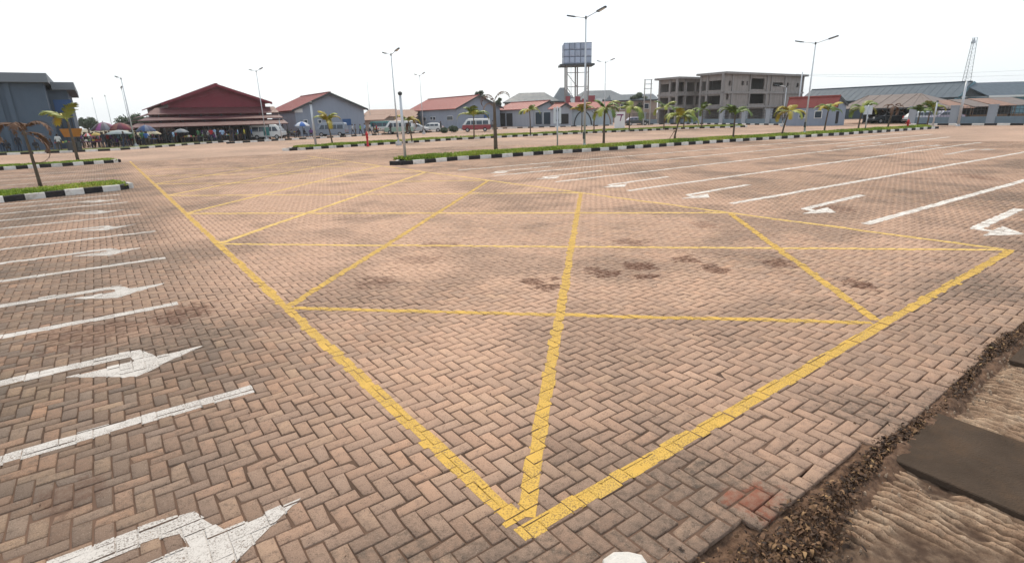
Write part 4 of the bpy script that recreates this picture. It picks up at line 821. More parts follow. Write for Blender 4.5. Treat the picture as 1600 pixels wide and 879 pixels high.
# --- big grey roofs on the right
t, A = px_house('long_warehouse', 'very long grey roofed warehouse with teal gable trim on the right skyline', 1483, 1546, 1253, 30, 150, 1516, 128, M_ROOFS, M_ROOFS, .5, 5)
zf = zat(A, 153); w_ = run_to(A, (1, 0), 1546, 5); rx = run_to(A, (1, 0), 1516, 6); rz_ = zat(A+np.array([rx, 0]), 128); ze = zat(A, 150); mb = MB()
for x0, z0, x1, z1 in ((-.5, ze-.2, rx, rz_), (rx, rz_, w_+.5, ze-.2)): mb.hexa([(x0, -.62, z0-.55), (x1, -.62, z1-.55), (x1, -.56, z1-.55), (x0, -.56, z0-.55)], [(x0, -.62, z0+.1), (x1, -.62, z1+.1), (x1, -.56, z1+.1), (x0, -.56, z0+.1)])
mb.build('barge_board', M_TEAL, t); MB().box(-.5, w_+.5, -.5, -.05, ze-1.0, ze-.35).build('teal_band', M_TEAL, t); MB().box(-.4, w_+.5, -.62, -.52, ze-.34, ze-.1).build('gutter', M_WHITE, t)
A = onD(1541, 172, 92); B = onD(1680, 172, 92); ang = math.atan2(*(B-A)[::-1]); w_ = np.linalg.norm(B-A); t = thing('side_warehouse', 'grey sheet roofed warehouse with teal wall at the right edge', 'building', (A[0], A[1], 0), ang)
z1, z0 = zat(A, 150), zat(A+HF*6, 130); MB().box(0, w_, 0, 8, -.2, z1-.1).build('wall', M_TEAL, t); mb = MB(); roof_slab(mb, (-.4, -.4, z1), (w_, -.4, z1), (w_, 6, z0), (-.4, 6, z0)); mb.build('roof', M_ROOFS, t); MB().box(-.4, w_, -.5, -.41, z1-.25, z1+.05).build('gutter', M_WHITE, t)
# --- brown shed roof behind the gate
A = onU(1458, 195, 80); L_ = run_to(A, (0, 1), 1318, 2); t = thing('carport_shed', 'low brown sheet hip roof over a dark car shed', 'shed', (A[0], A[1], 0)); ze = zat(A+np.array([0, L_]), 170.5); ze2 = zat(A, 172.0); zr = zat(A+np.array([5, L_*.5]), 147)
MB().add([(-.6, -.6, ze), (10, -.6, ze), (10, L_+.6, ze), (-.6, L_+.6, ze), (5, L_*.33, zr), (5, L_*.92, zr)], [(0, 3, 5, 4), (0, 4, 1), (3, 2, 5), (1, 4, 5, 2), (0, 1, 2, 3)]).build('roof', M_ROOFB, t); MB().box(6.5, 9.5, .2, L_, -.2, ze-.02).build('back_wall', M_BLACK, t)
for q in range(5): y = L_*q/4; MB().tube([(.1, y, 0), (.1, y, ze-.03)], .09, 8).build('post', M_DARK, t)
for q in range(9): y = -.5+(L_+1)*q/8; MB().tube([(-.6, y, ze+.02), (5, min(max(y, L_*.33), L_*.92), zr+.02)], .03, 4).build('roof_seam', M_ROOFB, t)
MB().box(-.68, -.605, -.6, L_+.6, ze-.16, ze+.02).build('fascia', M_DARK, t)
# --- rusty market stalls at the right edge
for q, (x0, x1, y0, y1) in enumerate(((1466, 1492, 158, 170), (1492, 1520, 157, 169), (1520, 1552, 155.5, 167), (1552, 1585, 154, 165), (1585, 1625, 153, 164))):
    a, b = onD(x0, y1, 67), onD(x1, y1, 67); w_ = np.linalg.norm(b-a); ang = math.atan2(*(b-a)[::-1]); zf, zb = zat(a, y1), zat(a+HF*4, y0)
    t = thing('market_stall', ('rusty roofed stall behind the right fence, %s from the left' % ('first', 'second', 'third', 'fourth', 'fifth')[q]), 'market stall', (a[0], a[1], 0), ang, 'stalls behind the right fence')
    mb = MB(); roof_slab(mb, (.02, -.4, zf), (w_-.02, -.4, zf), (w_-.02, 4, zb), (.02, 4, zb), .06); mb.build('roof', M_RUST if q % 2 else M_ROOFB, t)
    for x in (.15, w_-.15): MB().tube([(x, 0, 0), (x, 0, zf-.02)], .06, 6).build('post', M_STAKE, t); MB().tube([(x, 3.8, 0), (x, 3.8, zb-.1)], .06, 6).build('post', M_STAKE, t)
    MB().box(.1, w_-.1, 3.6, 3.7, 0, zb-.2).build('back_board', M_BLACK, t); MB().box(.2, w_-.2, .4, 1.4, .0, .85).build('counter', M_STAKE, t)
# --- distant market sheds between the warehouses
for q, (x0, x1, y0, y1, dp) in enumerate(((566, 612, 171.5, 180, 135), (600, 650, 172, 182, 125), (560, 600, 180, 188, 112), (615, 645, 181, 189, 110))):
    a, b = onD(x0, y1, dp), onD(x1, y1, dp); w_ = np.linalg.norm(b-a); ang = math.atan2(*(b-a)[::-1]); zf, zb = zat(a, y1), zat(a+HF*7, y0)
    t = thing('market_shed', ('rusty far market shed roof between the warehouses, %s' % ('top left', 'top right', 'lower left', 'lower right')[q]), 'shed', (a[0], a[1], 0), ang, 'far market sheds'); mb = MB(); roof_slab(mb, (0, 0, zf), (w_, 0, zf), (w_, 7, zb), (0, 7, zb)); mb.build('roof', M_RUST, t); MB().box(.2, w_-.2, .5, 6, -.2, zf-.15).build('wall', M_TAN, t)
# --- water tank on legs
A = onD(881, 188, 132);  w_ = run_to(A, (1, -.72), 924, 14); u_ = np.array([1, -.72]); Lr = w_*np.linalg.norm(u_); ang = math.atan2(u_[1], u_[0]); z0, z1 = zat(A, 100), zat(A, 67.5); dp = 4.2
t = thing('water_tank', 'square panelled blue-grey water tank raised high on steel legs', 'water tank', (A[0], A[1], 0), ang); M_FLG = pm('flange', (.10, .12, .17), .6, .1, 2); M_TANK = pm('tank_panel', (.33, .38, .48), .5, .15, 1.2, metal=.2, objrand=.22, streak=.3)
MB().box(.05, Lr-.05, .05, dp-.05, z0+.05, z1-.05).build('tank_core', M_TANK, t); nx, nz = 5, 3
pmh = MB(); pw, ph = Lr/nx, (z1-z0)/nz; pmh.hexa([(.06, 0, .06), (pw-.06, 0, .06), (pw-.06, 0, ph-.06), (.06, 0, ph-.06)][::-1], [(.28, -.09, .28), (pw-.28, -.09, .28), (pw-.28, -.09, ph-.28), (.28, -.09, ph-.28)][::-1]); pmh = pmh.mesh('tank_panel', M_TANK)
for i in range(nx):
    for j in range(nz): link('tank_panel', pmh, t, (i*pw, .03, z0+j*ph))
for i in range(2):
    for j in range(nz): o = link('tank_panel', pmh, t, (.03, dp-i*dp/2, z0+j*ph), (0, 0, -math.pi/2)); o.scale = (dp/2/pw, 1, 1)
for i in range(nx+1): MB().box(i*pw-.035, i*pw+.035, -.04, .02, z0, z1).build('flange', M_FLG, t)
for j in range(nz+1): MB().box(-.05, Lr+.05, -.045, .02, z0+j*ph-.05, z0+j*ph+.05).build('flange', M_FLG, t)
MB().box(-.9, Lr+.7, -.6, dp+.4, z0-.45, z0-.051).build('platform', M_DARK, t)
for x in (.7, Lr*.5, Lr-.6):
    for y in (.2, dp-.3): MB().tube([(x, y, 0), (x, y, z0-.45)], .17, 8).build('leg', M_RAW, t)
for zf in (.35, .62, .85): MB().box(.7, Lr-.6, .12, .28, z0*zf, z0*zf+.15).build('brace', M_RAW, t)
for x0, x1, f0, f1 in ((.7, Lr*.5, .62, .35), (Lr*.5, Lr-.6, .35, .62), (.7, Lr*.5, .85, .62)): MB().tube([(x0, .2, z0*f0), (x1, .2, z0*f1)], .07, 6).build('brace', M_RAW, t)
mb = MB(); 
for s in (-.2, .2): mb.tube([(1.6+s, -.2, 0), (1.6+s, -.2, z0)], .035, 5)
for q in range(int(z0/.4)): mb.tube([(1.4, -.2, q*.4), (1.8, -.2, q*.4)], .02, 4)
mb.build('ladder', M_GALV, t)
# --- red roof sign and white board
a, b = onD(884, 160, 122), onD(941, 160, 122); w_ = np.linalg.norm(b-a); z0, z1 = zat(a, 161), zat(a, 150.5); t = thing('roof_sign', 'red and white sign boards standing on the roof below the tank', 'sign', (a[0], a[1], 0), math.atan2(*(b-a)[::-1])); M_SR = pm('sign_red', (.26, .05, .06), .5, .15, 2)
for q, (f0, f1, red) in enumerate(((.0, .12, 1), (.14, .24, 0), (.26, .40, 1), (.44, .55, 1), (.62, .80, 1), (.82, 1.0, 0))): o = MB().box(w_*f0, w_*f1, 0, .1, z0-.4, z1-(0, .5, .1, .6, 0, .7)[q]).build('board', M_SR if red else M_WHITE, t)
for f in (.05, .5, .95): MB().tube([(w_*f, .15, 0), (w_*f, .15, z0)], .08, 6).build('support', M_DARK, t)
a = onD(960, 199, 82); b = onD(976, 199, 82); w_ = np.linalg.norm(b-a); z1 = zat(a, 175); t = thing('notice_board', 'white notice board with a dark purple stroke beside the arcade wing', 'sign', (a[0], a[1], 0), math.atan2(*(b-a)[::-1])); MB().box(0, w_, 0, .12, .1, z1).build('board', M_WHITE, t)
M_PUR = pm('purple_paint', (.16, .03, .12), .5, .1, 2); MB().box(w_*.2, w_*.85, -.02, -.001, z1*.78, z1*.86).build('stroke', M_PUR, t); MB().hexa([(w_*.5, -.02, z1*.45), (w_*.58, -.02, z1*.45), (w_*.58, -.003, z1*.45), (w_*.5, -.003, z1*.45)], [(w_*.6, -.02, z1*.779), (w_*.72, -.02, z1*.779), (w_*.72, -.003, z1*.779), (w_*.6, -.003, z1*.779)]).build('stroke', M_PUR, t)
for x in (.08, w_-.08): MB().tube([(x, .18, 0), (x, .18, z1)], .05, 6).build('post', M_DARK, t)
# --- pillared boundary fences
M_PIL = pm('pillar_render', (.28, .31, .35), .85, .08, 1, streak=.15); M_FW = pm('fence_wall', (.15, .20, .24), .8, .12, .8, streak=.25)
def fence(label, line, pxs, wp, y_top, y_wall, rails=True, lext=6, rext=5):
    a, b = [np.array(p, float) for p in line]; d = (b-a)/np.linalg.norm(b-a); t = thing('boundary_fence', label, 'fence', (a[0], a[1], 0), math.atan2(d[1], d[0])); ss = [run_to(a, d, px, 1.) for px in pxs]; hp = zat(a+d*ss[len(ss)//2], y_top); hw = zat(a+d*ss[len(ss)//2], y_wall)
    for s in ss: o = MB().box(s-wp/2, s+wp/2, -.2, .2, 0, hp).build('pillar', M_PIL, t); MB().box(s-wp/2-.05, s+wp/2+.05, -.25, .25, hp, hp+.1).build('pillar_cap', M_PIL, o)
    ext = ([min(ss)-lext] if lext else [])+sorted(ss)+[max(ss)+rext]
    for s0, s1 in zip(ext[:-1], ext[1:]):
        MB().box(s0+wp/2, s1-wp/2, -.08, .08, 0, hw).build('wall_panel', M_FW, t)
        if rails:
            mb = MB()
            for zf in (.3, .62, .9): mb.box(s0+wp/2, s1-wp/2, -.02, .02, hw+(hp-hw)*zf-.02, hw+(hp-hw)*zf+.02)
            n = int((s1-s0-wp)/.28)
            for q in range(1, max(2, n)): s = s0+wp/2+(s1-s0-wp)*q/max(2, n); mb.box(s-.012, s+.012, -.021, .021, hw, hw+(hp-hw)*.97)
            mb.build('railing', M_DARK, t)
    return t
fence('pillared fence wall in front of the unfinished building', ((85.2, 62.8), (75.2, 38)), (1007, 1033, 1095, 1128, 1163, 1201), .9, 173, 186)
fence('wide-pillared grey fence wall at the right edge', ((73.4, 24), (72.2, 2)), (1426, 1491, 1550, 1617), .72, 164.5, 182, lext=0)
# ================================================================== vehicles
M_TYRE = pm('tyre', (.02, .02, .02), .9, .2, 9); M_RIM = pm('rim', (.38, .38, .39), .4, .1, 9, metal=.5); M_LIGHT = pm('headlight', (.6, .6, .56), .2, .05, 5); M_TAIL = pm('tail_light', (.4, .02, .02), .3, .1, 5)
def carpaint(name, c):
    k = NT(name); k.col(k.mix(k.noise(2, 4), tuple(np.array(c)*.85), c)); k.rough(.35); k.b.inputs['Specular IOR Level'].default_value = .5; k.b.inputs['Coat Weight'].default_value = .3; return k.m
CP = {'white': carpaint('white_car', (.60, .62, .62)), 'teal': carpaint('teal_car', (.02, .16, .16)), 'steel': carpaint('steel_car', (.20, .24, .30)), 'red': carpaint('red_car', (.25, .025, .04)), 'silver': carpaint('silver_car', (.42, .44, .47)), 'green': carpaint('green_car', (.25, .36, .30)), 'dark': carpaint('dark_car', (.03, .04, .05)), 'mauve': carpaint('mauve_car', (.30, .28, .36))}
def vehicle(kind, px, py, depth, face, label, low, up=None, door=None, Lg=None):
    """side view in the picture; face = +1 nose to the right, -1 nose to the left"""
    xy = onD(px, py, depth); rz = -YAW+(0 if face > 0 else math.pi); van = kind == 'minibus'; L = Lg or (4.4 if van else 4.2); H = 1.95 if van else 1.45; Wd = 1.7; up = up or low
    t = thing(kind, label, 'van' if van else 'car', (xy[0], xy[1], .02), rz, 'parked vehicles')
    if van: lowp = [(-L/2, .35), (L/2-.1, .35), (L/2, .55), (L/2-.05, .95), (L/2-.12, 1.02), (-L/2, 1.02)]; upp = [(-L/2+.02, 1.02), (L/2-.12, 1.02), (L/2-.75, H-.12), (L/2-1.0, H), (-L/2+.2, H), (-L/2+.05, H-.15)]
    else: lowp = [(-L/2, .32), (L/2-.08, .32), (L/2, .5), (L/2-.05, .72), (L/2-.9, .9), (-L/2+.1, .92), (-L/2, .8)]; upp = [(-L/2+.25, .91), (L/2-1.05, .90), (L/2-1.75, H-.08), (L/2-2.1, H), (-L/2+.95, H-.02), (-L/2+.7, H-.1)]
    def body(prof, ins, mat, nm):
        mb = MB(); n = len(prof); a = [(x, -Wd/2, z) for x, z in prof]; c = np.mean(prof, 0); zmx = max(z for _, z in prof); zmn = min(z for _, z in prof)
        k_ = lambda z: Wd/2-ins*(z-zmn)/(zmx-zmn)
        mb.add([(x, -k_(z), z) for x, z in prof]+[(x, k_(z), z) for x, z in prof], [tuple(range(n)), tuple(range(2*n-1, n-1, -1))]+[((i+1) % n, i, n+i, n+(i+1) % n) for i in range(n)])
        o = mb.build(nm, CP[mat], t); bv = o.modifiers.new('round', 'BEVEL'); bv.width = .06; bv.segments = 2; return o
    body(lowp, .0, low, 'body'); cab = body(upp, .16, up, 'cabin')
    z0, z1 = (1.08, H-.3) if van else (.97, H-.16)
    wins = [(-L/2+.3, -L/2+1.15), (-L/2+1.25, -L/2+2.15), (-L/2+2.25, -L/2+2.95), (-L/2+3.05, L/2-.72)] if van else [(-L/2+.75, -L/2+1.35), (-L/2+1.42, -L/2+2.05), (-L/2+2.12, L/2-1.45)]
    for s in (-1, 1):
        for q, (a, b) in enumerate(wins):
            i0, i1 = .16*(z0-1.02)/(H-1.02)*s if van else .16*(z0-.9)/(H-.9)*s, .16*(z1-1.02)/(H-1.02)*s if van else .16*(z1-.9)/(H-.9)*s; last = q == len(wins)-1
            sh = .38 if last else 0; y0, y1 = s*(Wd/2+.012)-i0, s*(Wd/2+.012)-i1
            MB().hexa([(a, y0-.03*s, z0), (b+sh*.4, y0-.03*s, z0), (b+sh*.4, y0, z0), (a, y0, z0)], [(a, y1-.03*s, z1), (b-sh*.5, y1-.03*s, z1), (b-sh*.5, y1, z1), (a, y1, z1)]).build('side_window', M_GLASS, cab)
    mb = MB(); x0, x1 = (L/2-.14, L/2-.72) if van else (L/2-1.1, L/2-1.72); mb.hexa([(x0+.02, -.68, z0), (x0+.02, .68, z0), (x0-.04, .68, z0), (x0-.04, -.68, z0)], [(x1+.05, -.6, z1+.05), (x1+.05, .6, z1+.05), (x1-.02, .6, z1+.05), (x1-.02, -.6, z1+.05)]); mb.build('windscreen', M_GLASS, cab)
    for s in (-1, 1):
        for x in (-L*.31, L*.31):
            wh = MB().tube([(x, s*(Wd/2-.16), .31), (x, s*(Wd/2+.02), .31)], .31, 18).build('wheel', M_TYRE, t); MB().tube([(x, s*(Wd/2-.1), .31), (x, s*(Wd/2+.035), .31)], .18, 12).build('rim', M_RIM, wh)
        MB().box(L/2-.06, L/2+.012, s*.62-.14, s*.62+.14, .62, .82).build('headlight', M_LIGHT, t); MB().box(-L/2-.012, -L/2+.05, s*.68-.09, s*.68+.09, .62, .92).build('tail_light', M_TAIL, t)
    MB().box(L/2-.05, L/2+.07, -.78, .78, .36, .52).build('bumper', M_DARK, t); MB().box(-L/2-.07, -L/2+.04, -.78, .78, .36, .52).build('bumper', M_DARK, t)
    if door:
        for s in (-1, 1): MB().box(-.35, .45, s*(Wd/2+.005), s*(Wd/2+.03), .5, 1.6) .build('sliding_door', CP[door], t)
    return t
vehicle('minibus', 421.5, 217, 78, 1, 'white minibus with teal side door before the red hall', 'white', 'white', 'teal'); vehicle('minibus', 519.5, 211, 84, -1, 'steel blue minibus in front of the left warehouse', 'steel')
vehicle('minibus', 744.5, 202, 88, -1, 'red minibus with white roof before the central warehouse', 'red', 'white'); vehicle('minibus', 625, 207, 86, -1, 'white and green van behind the leftmost tall lamps', 'green', 'white')
vehicle('car', 651, 203, 90, 1, 'silver car parked left of the white car by the central warehouse', 'silver'); vehicle('car', 673, 201.5, 93, -1, 'white car parked by the central warehouse wall', 'white'); vehicle('minibus', 600, 207, 100, 1, 'far white van half hidden by the crowd between warehouses', 'white', 'teal')
vehicle('car', 1385, 193, 73, -1, 'dark car with pale roof parked under the brown shed', 'dark', 'silver', Lg=4.4); vehicle('car', 1443, 190, 68, 1, 'white car behind the far end of the strip by the fence', 'white'); vehicle('car', 1470, 190, 66, -1, 'mauve grey car behind the fence at right', 'mauve')
vehicle('car', 995, 192, 100, 1, 'dark car behind the fence left of the unfinished building', 'dark', 'mauve'); vehicle('car', 410, 212, 86, -1, 'teal and white car behind the white minibus', 'teal', 'white')
# ================================================================== people
M_SKIN = pm('skin', (.075, .042, .028), .6, .1, 9); M_HAIR = pm('hair', (.012, .01, .01), .8, .2, 9)
k = NT('shirt'); oi = k.n('ObjectInfo'); k.col(k.mix(k.noise(7, 3), oi.outputs['Color'], k.mix(1., oi.outputs['Color'], (.7, .7, .7), 'MULTIPLY'))); k.rough(.85); M_SHIRT = k.m
k = NT('trousers'); oi = k.n('ObjectInfo'); k.col(k.ramp(oi.outputs['Random'], [(0, (.02, .022, .03)), (.4, (.03, .045, .09)), (.7, (.08, .065, .05)), (1, (.03, .02, .025))])); k.rough(.85); M_TROU = k.m; M_SHOE = pm('shoe', (.03, .022, .018), .6, .2, 9)
def person_mesh(pose):
    J = {'pel': (0, 0, .93), 'bel': (0, 0, 1.08), 'che': (0, 0, 1.30), 'nek': (0, 0, 1.47), 'hd0': (0, .01, 1.55), 'hd1': (0, .02, 1.66), 'hd2': (0, .0, 1.73)}
    Rr = {'pel': .145, 'bel': .13, 'che': .165, 'nek': .062, 'hd0': .078, 'hd1': .1, 'hd2': .07}
    E = [('pel', 'bel'), ('bel', 'che'), ('che', 'nek'), ('nek', 'hd0'), ('hd0', 'hd1'), ('hd1', 'hd2')]
    st = {'stand': 0., 'walk': .24, 'sit': 0., 'reach': .05}[pose]
    for s, sd in ((-1, 'l'), (1, 'r')):
        y = st*s
        P = {'hip': (s*.10, 0, .88), 'kne': (s*.11, y*.6+.03, .49), 'ank': (s*.11, y-.03, .09), 'toe': (s*.12, y+.14, .04), 'sho': (s*.19, 0, 1.40), 'elb': (s*.25, -y*.5-.02, 1.12), 'wri': (s*.24, -y+.08, .87), 'han': (s*.235, -y+.12, .77)}
        if pose == 'sit': P.update(hip=(s*.11, 0, .5), kne=(s*.15, .42, .52), ank=(s*.14, .44, .1), toe=(s*.15, .6, .05), sho=(s*.19, .02, .96), elb=(s*.26, .08, .7), wri=(s*.17, .3, .62), han=(s*.14, .38, .6))
        if pose == 'reach' and s > 0: P.update(elb=(s*.28, .22, 1.22), wri=(s*.22, .46, 1.2), han=(s*.2, .56, 1.2))
        for n, r in (('hip', .095), ('kne', .062), ('ank', .042), ('toe', .038), ('sho', .066), ('elb', .045), ('wri', .032), ('han', .04)): J[n+sd] = P[n]; Rr[n+sd] = r
        E += [('pel', 'hip'+sd), ('hip'+sd, 'kne'+sd), ('kne'+sd, 'ank'+sd), ('ank'+sd, 'toe'+sd), ('che', 'sho'+sd), ('sho'+sd, 'elb'+sd), ('elb'+sd, 'wri'+sd), ('wri'+sd, 'han'+sd)]
    if pose == 'sit':
        for n, z in (('pel', .52), ('bel', .66), ('che', .87), ('nek', 1.03), ('hd0', 1.11), ('hd1', 1.22), ('hd2', 1.29)): J[n] = (0, J[n][1]+(.05 if n[0] in 'hn' else 0), z)
    ks = list(J); me = bpy.data.meshes.new('body'); me.from_pydata([J[q] for q in ks], [(ks.index(a), ks.index(b)) for a, b in E], []); o = link('tmp', me)
    o.modifiers.new('s', 'SKIN'); 
    for q, n in enumerate(ks): me.skin_vertices[0].data[q].radius = (Rr[n]*(1.12 if n in ('pel', 'bel', 'che') else 1), Rr[n]*(.78 if n in ('pel', 'bel', 'che') else 1)); me.skin_vertices[0].data[q].use_root = n == 'pel'
    sb = o.modifiers.new('d', 'SUBSURF'); sb.levels = 1; sb.render_levels = 1
    ev = o.evaluated_get(bpy.context.evaluated_depsgraph_get()); nm = bpy.data.meshes.new_from_object(ev); bpy.data.objects.remove(o); nm.name = 'person_'+pose
    for m in (M_SHIRT, M_TROU, M_SKIN, M_HAIR, M_SHOE): nm.materials.append(m)
    off = .42 if pose == 'sit' else 0
    for p in nm.polygons:
        c = p.center; z = c.z+off; p.use_smooth = True
        if c.z < .1: mi = 4
        elif z > 1.68 or (z > 1.58 and c.y < -.02): mi = 3
        elif z > 1.48: mi = 2
        elif pose == 'sit': mi = 1 if (c.z < .62 and abs(c.x) < .24 and not (c.z > .6 and c.y > .2)) else (2 if c.y > .2 and c.z > .58 else 0)
        elif abs(c.x) > .2 and z < 1.14: mi = 2
        else: mi = 0 if z > .95 else 1
        if pose == 'reach' and c.y > .26 and z > 1.05: mi = 2
        p.material_index = mi
    return nm
PM = {q: person_mesh(q) for q in ('stand', 'walk', 'sit', 'reach')}
CLO = {'white': (.6, .6, .6), 'light blue': (.28, .42, .62), 'blue': (.04, .12, .35), 'yellow': (.5, .45, .06), 'red': (.36, .03, .04), 'dark': (.025, .025, .035), 'purple': (.14, .05, .2), 'green': (.08, .2, .1), 'grey': (.2, .2, .22), 'pink': (.5, .2, .3), 'lime': (.25, .45, .08)}
PK = {'stand': 'standing', 'walk': 'walking', 'sit': 'sitting', 'reach': 'reaching out'}
def person(px, py, depth, colr, pose, where, rz=None, group='people in the market', sc=1.):
    xy = onD(px, py, depth); o = link('person', PM[pose], None, (xy[0], xy[1], .02), (0, 0, random.uniform(0, 6.28) if rz is None else rz)); o.color = CLO[colr]+(1,); h = sc*random.uniform(.94, 1.05); o.scale = (h, h, h)
    tag(o, 'person in %s top %s %s' % (colr, PK[pose], where), 'person', group)
rp = random.Random(99)
for px, c, ps in ((12, 'dark', 'sit'), (31, 'dark', 'stand'), (57, 'dark', 'sit'), (83, 'dark', 'sit'), (94, 'white', 'stand'), (126, 'dark', 'walk'), (4, 'grey', 'stand')): person(px, 232, 56, c, ps, 'in front of the grey office block')
crowd = ['dark', 'dark', 'purple', 'blue', 'white', 'dark', 'red', 'grey', 'light blue', 'dark', 'green', 'pink']
for q in range(44): person(131+q*2.5+rp.uniform(-1.5, 1.5), 229-q*.15, rp.uniform(60, 72), crowd[rp.randrange(12)], rp.choice(['stand', 'stand', 'walk', 'sit', 'reach']), 'below the parasols', group='crowd below the parasols')
for q in range(34): person(246+q*4+rp.uniform(-2, 2), 222-q*.25, rp.uniform(70, 78), crowd[rp.randrange(12)], rp.choice(['stand', 'walk', 'sit', 'reach']), 'under the hall awnings', group='crowd under the hall awnings')
person(273, 222, 68, 'light blue', 'stand', 'at the left corner of the red hall'); person(373.5, 218, 74, 'light blue', 'stand', 'left of the white minibus, by the kerb'); person(383.5, 217.5, 74.5, 'yellow', 'stand', 'between the light blue shirt and the minibus'); person(394, 217, 76, 'blue', 'walk', 'right behind the nose of the white minibus')
for q, (px, c) in enumerate(((552, 'white'), (556, 'grey'), (564, 'lime'), (571, 'light blue'), (579, 'white'), (585, 'dark'), (589, 'red'), (611, 'dark'))): person(px, 210-q*.3, 84, c, 'stand' if q % 2 else 'walk', 'between the two warehouses, near the red hydrant')
for px, c in ((451, 'dark'), (456, 'grey'), (468, 'dark'), (476, 'dark'), (487, 'purple')): person(px, 214, 80, c, 'sit', 'under the blue and white parasol', group='people under the blue and white parasol')
person(689, 201, 88, 'dark', 'stand', 'beside the white car by the warehouse'); person(766, 199, 92, 'dark', 'sit', 'right of the red minibus'); person(770, 199, 92, 'grey', 'stand', 'right of the red minibus')
# ================================================================== parasols, stalls and clutter of the market
def fabric(name, cs):
    k = NT(name); tc = k.n('TexCoord'); sp = k.n('SeparateXYZ'); k.set(sp.inputs[0], tc.outputs['Object']); an = k.ma('ARCTAN2', sp.outputs[1], sp.outputs[0]); f = k.ma('FRACT', k.mr(an, -math.pi, math.pi, 0, 4)); n = len(cs); cr = k.n('ValToRGB'); k.set(cr.inputs[0], f); cr.color_ramp.interpolation = 'CONSTANT'; e = cr.color_ramp.elements
    while len(e) < n: e.new(.5)
    for q in range(n): e[q].position = q/n; e[q].color = cs[q]+(1,)
    k.col(cr.outputs[0]); k.rough(.8); return k.m
def parasol(px, y_top, y_rim, wpx, depth, label, cs, nm):
    xy = onD(px, y_rim, depth); zt, zr = zat(xy, y_top), zat(xy, y_rim); R = wpx/FPX*depth/2; t = thing('parasol', label, 'parasol', (xy[0], xy[1], 0), rp.random(), 'market parasols'); n = 16; mb = MB(); vs = [(0, 0, zt)]
    for ring, (f, g_) in enumerate(((.5, .72), (1, 0), (1, -.16))):
        for q in range(n): a = 2*math.pi*q/n; vs.append((R*f*math.cos(a), R*f*math.sin(a), zr+(zt-zr)*g_-(0.05 if q % 2 and ring else 0)))
    fs = [(0, 1+q, 1+(q+1) % n) for q in range(n)]+[(1+r*n+q, 1+(r+1)*n+q, 1+(r+1)*n+(q+1) % n, 1+r*n+(q+1) % n) for r in range(2) for q in range(n)]
    mb.add(vs, fs); o = mb.build('canopy', fabric(nm, cs), t, True); sd = o.modifiers.new('t', 'SOLIDIFY'); sd.thickness = .02
    MB().tube([(0, 0, 0), (0, 0, zt+.1)], .03, 8).build('pole', M_DARK, t); MB().lathe([(.3, 0), (.3, .1), (.08, .16)], 12).build('base', M_CONC, t)
    mb = MB()
    for q in range(8): a = 2*math.pi*q/8; mb.tube([(R*.95*math.cos(a), R*.95*math.sin(a), zr), (0, 0, zt-.08)], .012, 4)
    mb.build('ribs', M_DARK, t)
parasol(163, 190.5, 202, 34, 66, 'large faded parasol with pink and grey panels', [(.30, .10, .24), (.14, .13, .15), (.20, .20, .23), (.10, .06, .07)], 'parasol_pink'); parasol(189, 191.5, 201.5, 34, 66.5, 'large dark red parasol touching the pink one', [(.16, .03, .05), (.20, .08, .07), (.10, .03, .05)], 'parasol_red')
parasol(228, 195, 204, 26, 66, 'faded blue parasol left of the red hall', [(.04, .08, .19), (.15, .17, .23), (.08, .09, .15)], 'parasol_blue'); parasol(472, 190, 196, 23, 79, 'blue and white parasol before the left warehouse', [(.55, .58, .62), (.06, .14, .38)], 'parasol_bw')
parasol(186, 203, 208.5, 36, 62, 'pale grey low canopy umbrella under the dark red parasol', [(.30, .34, .34), (.26, .29, .30)], 'parasol_pale'); parasol(150, 207, 211, 14, 61, 'small yellow umbrella below the pink parasol', [(.45, .34, .10), (.38, .28, .1)], 'parasol_yellow'); parasol(240, 204, 209, 20, 68, 'cream low umbrella beside the blue parasol', [(.5, .42, .28), (.45, .40, .30)], 'parasol_cream')
parasol(137, 208, 212, 10, 60, 'small red and white umbrella beside the yellow one', [(.5, .1, .1), (.6, .58, .55)], 'parasol_rw'); parasol(283, 201, 206, 20, 70, 'pale canopy umbrella at the left end of the hall front', [(.25, .26, .27), (.2, .22, .24)], 'parasol_white')
def table(px, py, depth, label, colr, goods):
    xy = onD(px, py, depth); t = thing('market_table', label, 'table', (xy[0], xy[1], .02), -YAW+rp.uniform(-.2, .2), 'market tables'); MB().box(-.9, .9, -.4, .4, .72, .78).build('table_top', pm('cloth_%d' % px, colr, .8, .2, 3), t)
    for x in (-.8, .8):
        for y in (-.32, .32): MB().box(x-.03, x+.03, y-.03, y+.03, 0, .72).build('leg', M_STAKE, t)
    for q in range(7): a = rp.uniform(-.7, .7); b = rp.uniform(-.25, .25); s = rp.uniform(.07, .16); MB().lathe([(s, .78), (s*1.1, .78+s*.6), (s*.5, .78+s*1.5)], 8, (a, b)).build('goods', pm('goods_%d_%d' % (px, q), goods[q % len(goods)], .7, .2, 6), t)
cl3 = [(.3, .06, .05), (.4, .3, .05), (.1, .2, .06), (.45, .42, .4)]
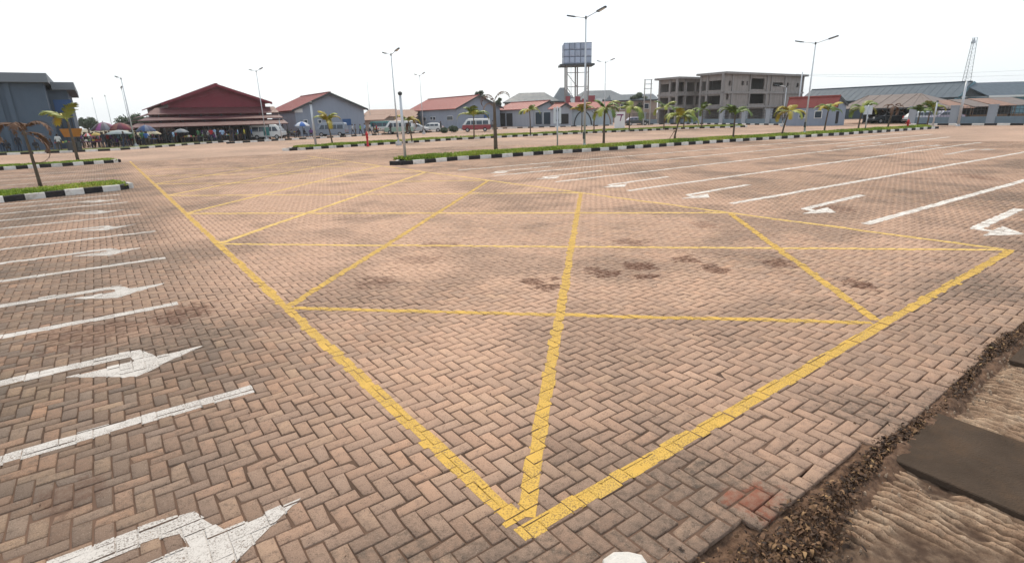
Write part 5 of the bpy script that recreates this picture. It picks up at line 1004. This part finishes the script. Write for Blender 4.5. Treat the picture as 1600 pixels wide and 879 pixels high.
for px, py, dp, lb, c in ((100, 231, 57, 'table with white goods before the office block', (.10, .10, .16)), (148, 229, 61, 'purple covered market table under the pink parasol', (.14, .06, .16)), (170, 228, 62, 'dark market table left of the verge lamp', (.06, .06, .09)), (199, 227, 63, 'dark red market table behind the verge lamp', (.18, .03, .04)), (232, 225, 66, 'blue covered market table under the blue parasol', (.05, .1, .25)),
                          (296, 221, 70, 'brown market table under the left hall awning', (.15, .08, .06)), (318, 220, 72, 'grey market table under the middle hall awning', (.16, .16, .17)), (352, 219, 74, 'teal covered market table near the hall centre', (.03, .16, .17)), (366, 218.5, 75, 'dark red market table near the light blue shirt', (.18, .06, .05)), (460, 214, 80, 'dark table under the blue and white parasol', (.05, .05, .07)), (592, 208, 88, 'orange goods table near the red hydrant', (.35, .17, .06))): table(px, py, dp, lb, c, cl3)
def frame_chair(px, py, depth, label):
    xy = onD(px, py, depth); t = thing('white_stand', label, 'rack', (xy[0], xy[1], .02), -YAW, 'white racks'); 
    for x in (-.35, .35): MB().tube([(x, 0, 0), (x*.7, 0, 1.25)], .04, 6).build('upright', M_WHITE, t)
    for z in (.45, .85, 1.23): MB().box(-.33, .33, -.03, .03, z-.03, z+.03).build('rail', M_WHITE, t)
frame_chair(335, 219, 71, 'white metal rack under the hall awning, right of the crowd'); frame_chair(322, 219.5, 72, 'fainter white rack farther left under the hall awning')
xy = onD(116, 235, 54); t = thing('orange_kiosk', 'small orange canopy kiosk behind the yellow bent palm', 'kiosk', (xy[0], xy[1], 0), -YAW); M_OR = pm('orange_sheet', (.30, .13, .02), .6, .15, 2); zt, zb = zat(xy, 201), zat(xy, 214); s = 54/FPX
MB().hexa([(-5*s, -.4, zb), (7*s, -.4, zb), (7*s, .6, zb), (-5*s, .6, zb)], [(-7*s, -.6, zt), (11*s, -.6, zt), (11*s, .8, zt), (-7*s, .8, zt)]).build('canopy', M_OR, t); MB().box(-6*s, 6*s, -.3, .5, .1, .95).build('counter', M_DARK, t)
for x in (-6.5*s, 7*s): MB().tube([(x, 0, 0), (x, 0, zb)], .05, 6).build('post', M_DARK, t)

# crowd members that would read alike are told apart by their order from the left
by = {}
for o in bpy.data.objects:
    if o.name.split('.')[0] == 'person' and 'label' in o: by.setdefault(o['label'], []).append(o)
ORD = ['first', 'second', 'third', 'fourth', 'fifth', 'sixth', 'seventh', 'eighth', 'ninth', 'tenth', 'eleventh', 'twelfth']
for lb, os_ in by.items():
    if len(os_) > 1:
        os_.sort(key=lambda o: proj(np.array(o.location))[0])
        for q, o in enumerate(os_): o['label'] = lb+', '+ORD[min(q, 11)]+' from left'
# ================================================================== hazy air
hz_ = bpy.data.materials.new('haze'); hz_.use_nodes = True; ht = hz_.node_tree; ht.nodes.remove(ht.nodes['Principled BSDF']); pv = ht.nodes.new('ShaderNodeVolumePrincipled')
pv.inputs['Color'].default_value = (.93, .95, .97, 1); pv.inputs['Density'].default_value = .0003; pv.inputs['Anisotropy'].default_value = .3; ht.links.new(pv.outputs[0], ht.nodes['Material Output'].inputs['Volume'])
tag(MB().box(-1600, 1600, -60, 1600, -1.2, 40).build('haze', hz_), kind='stuff')
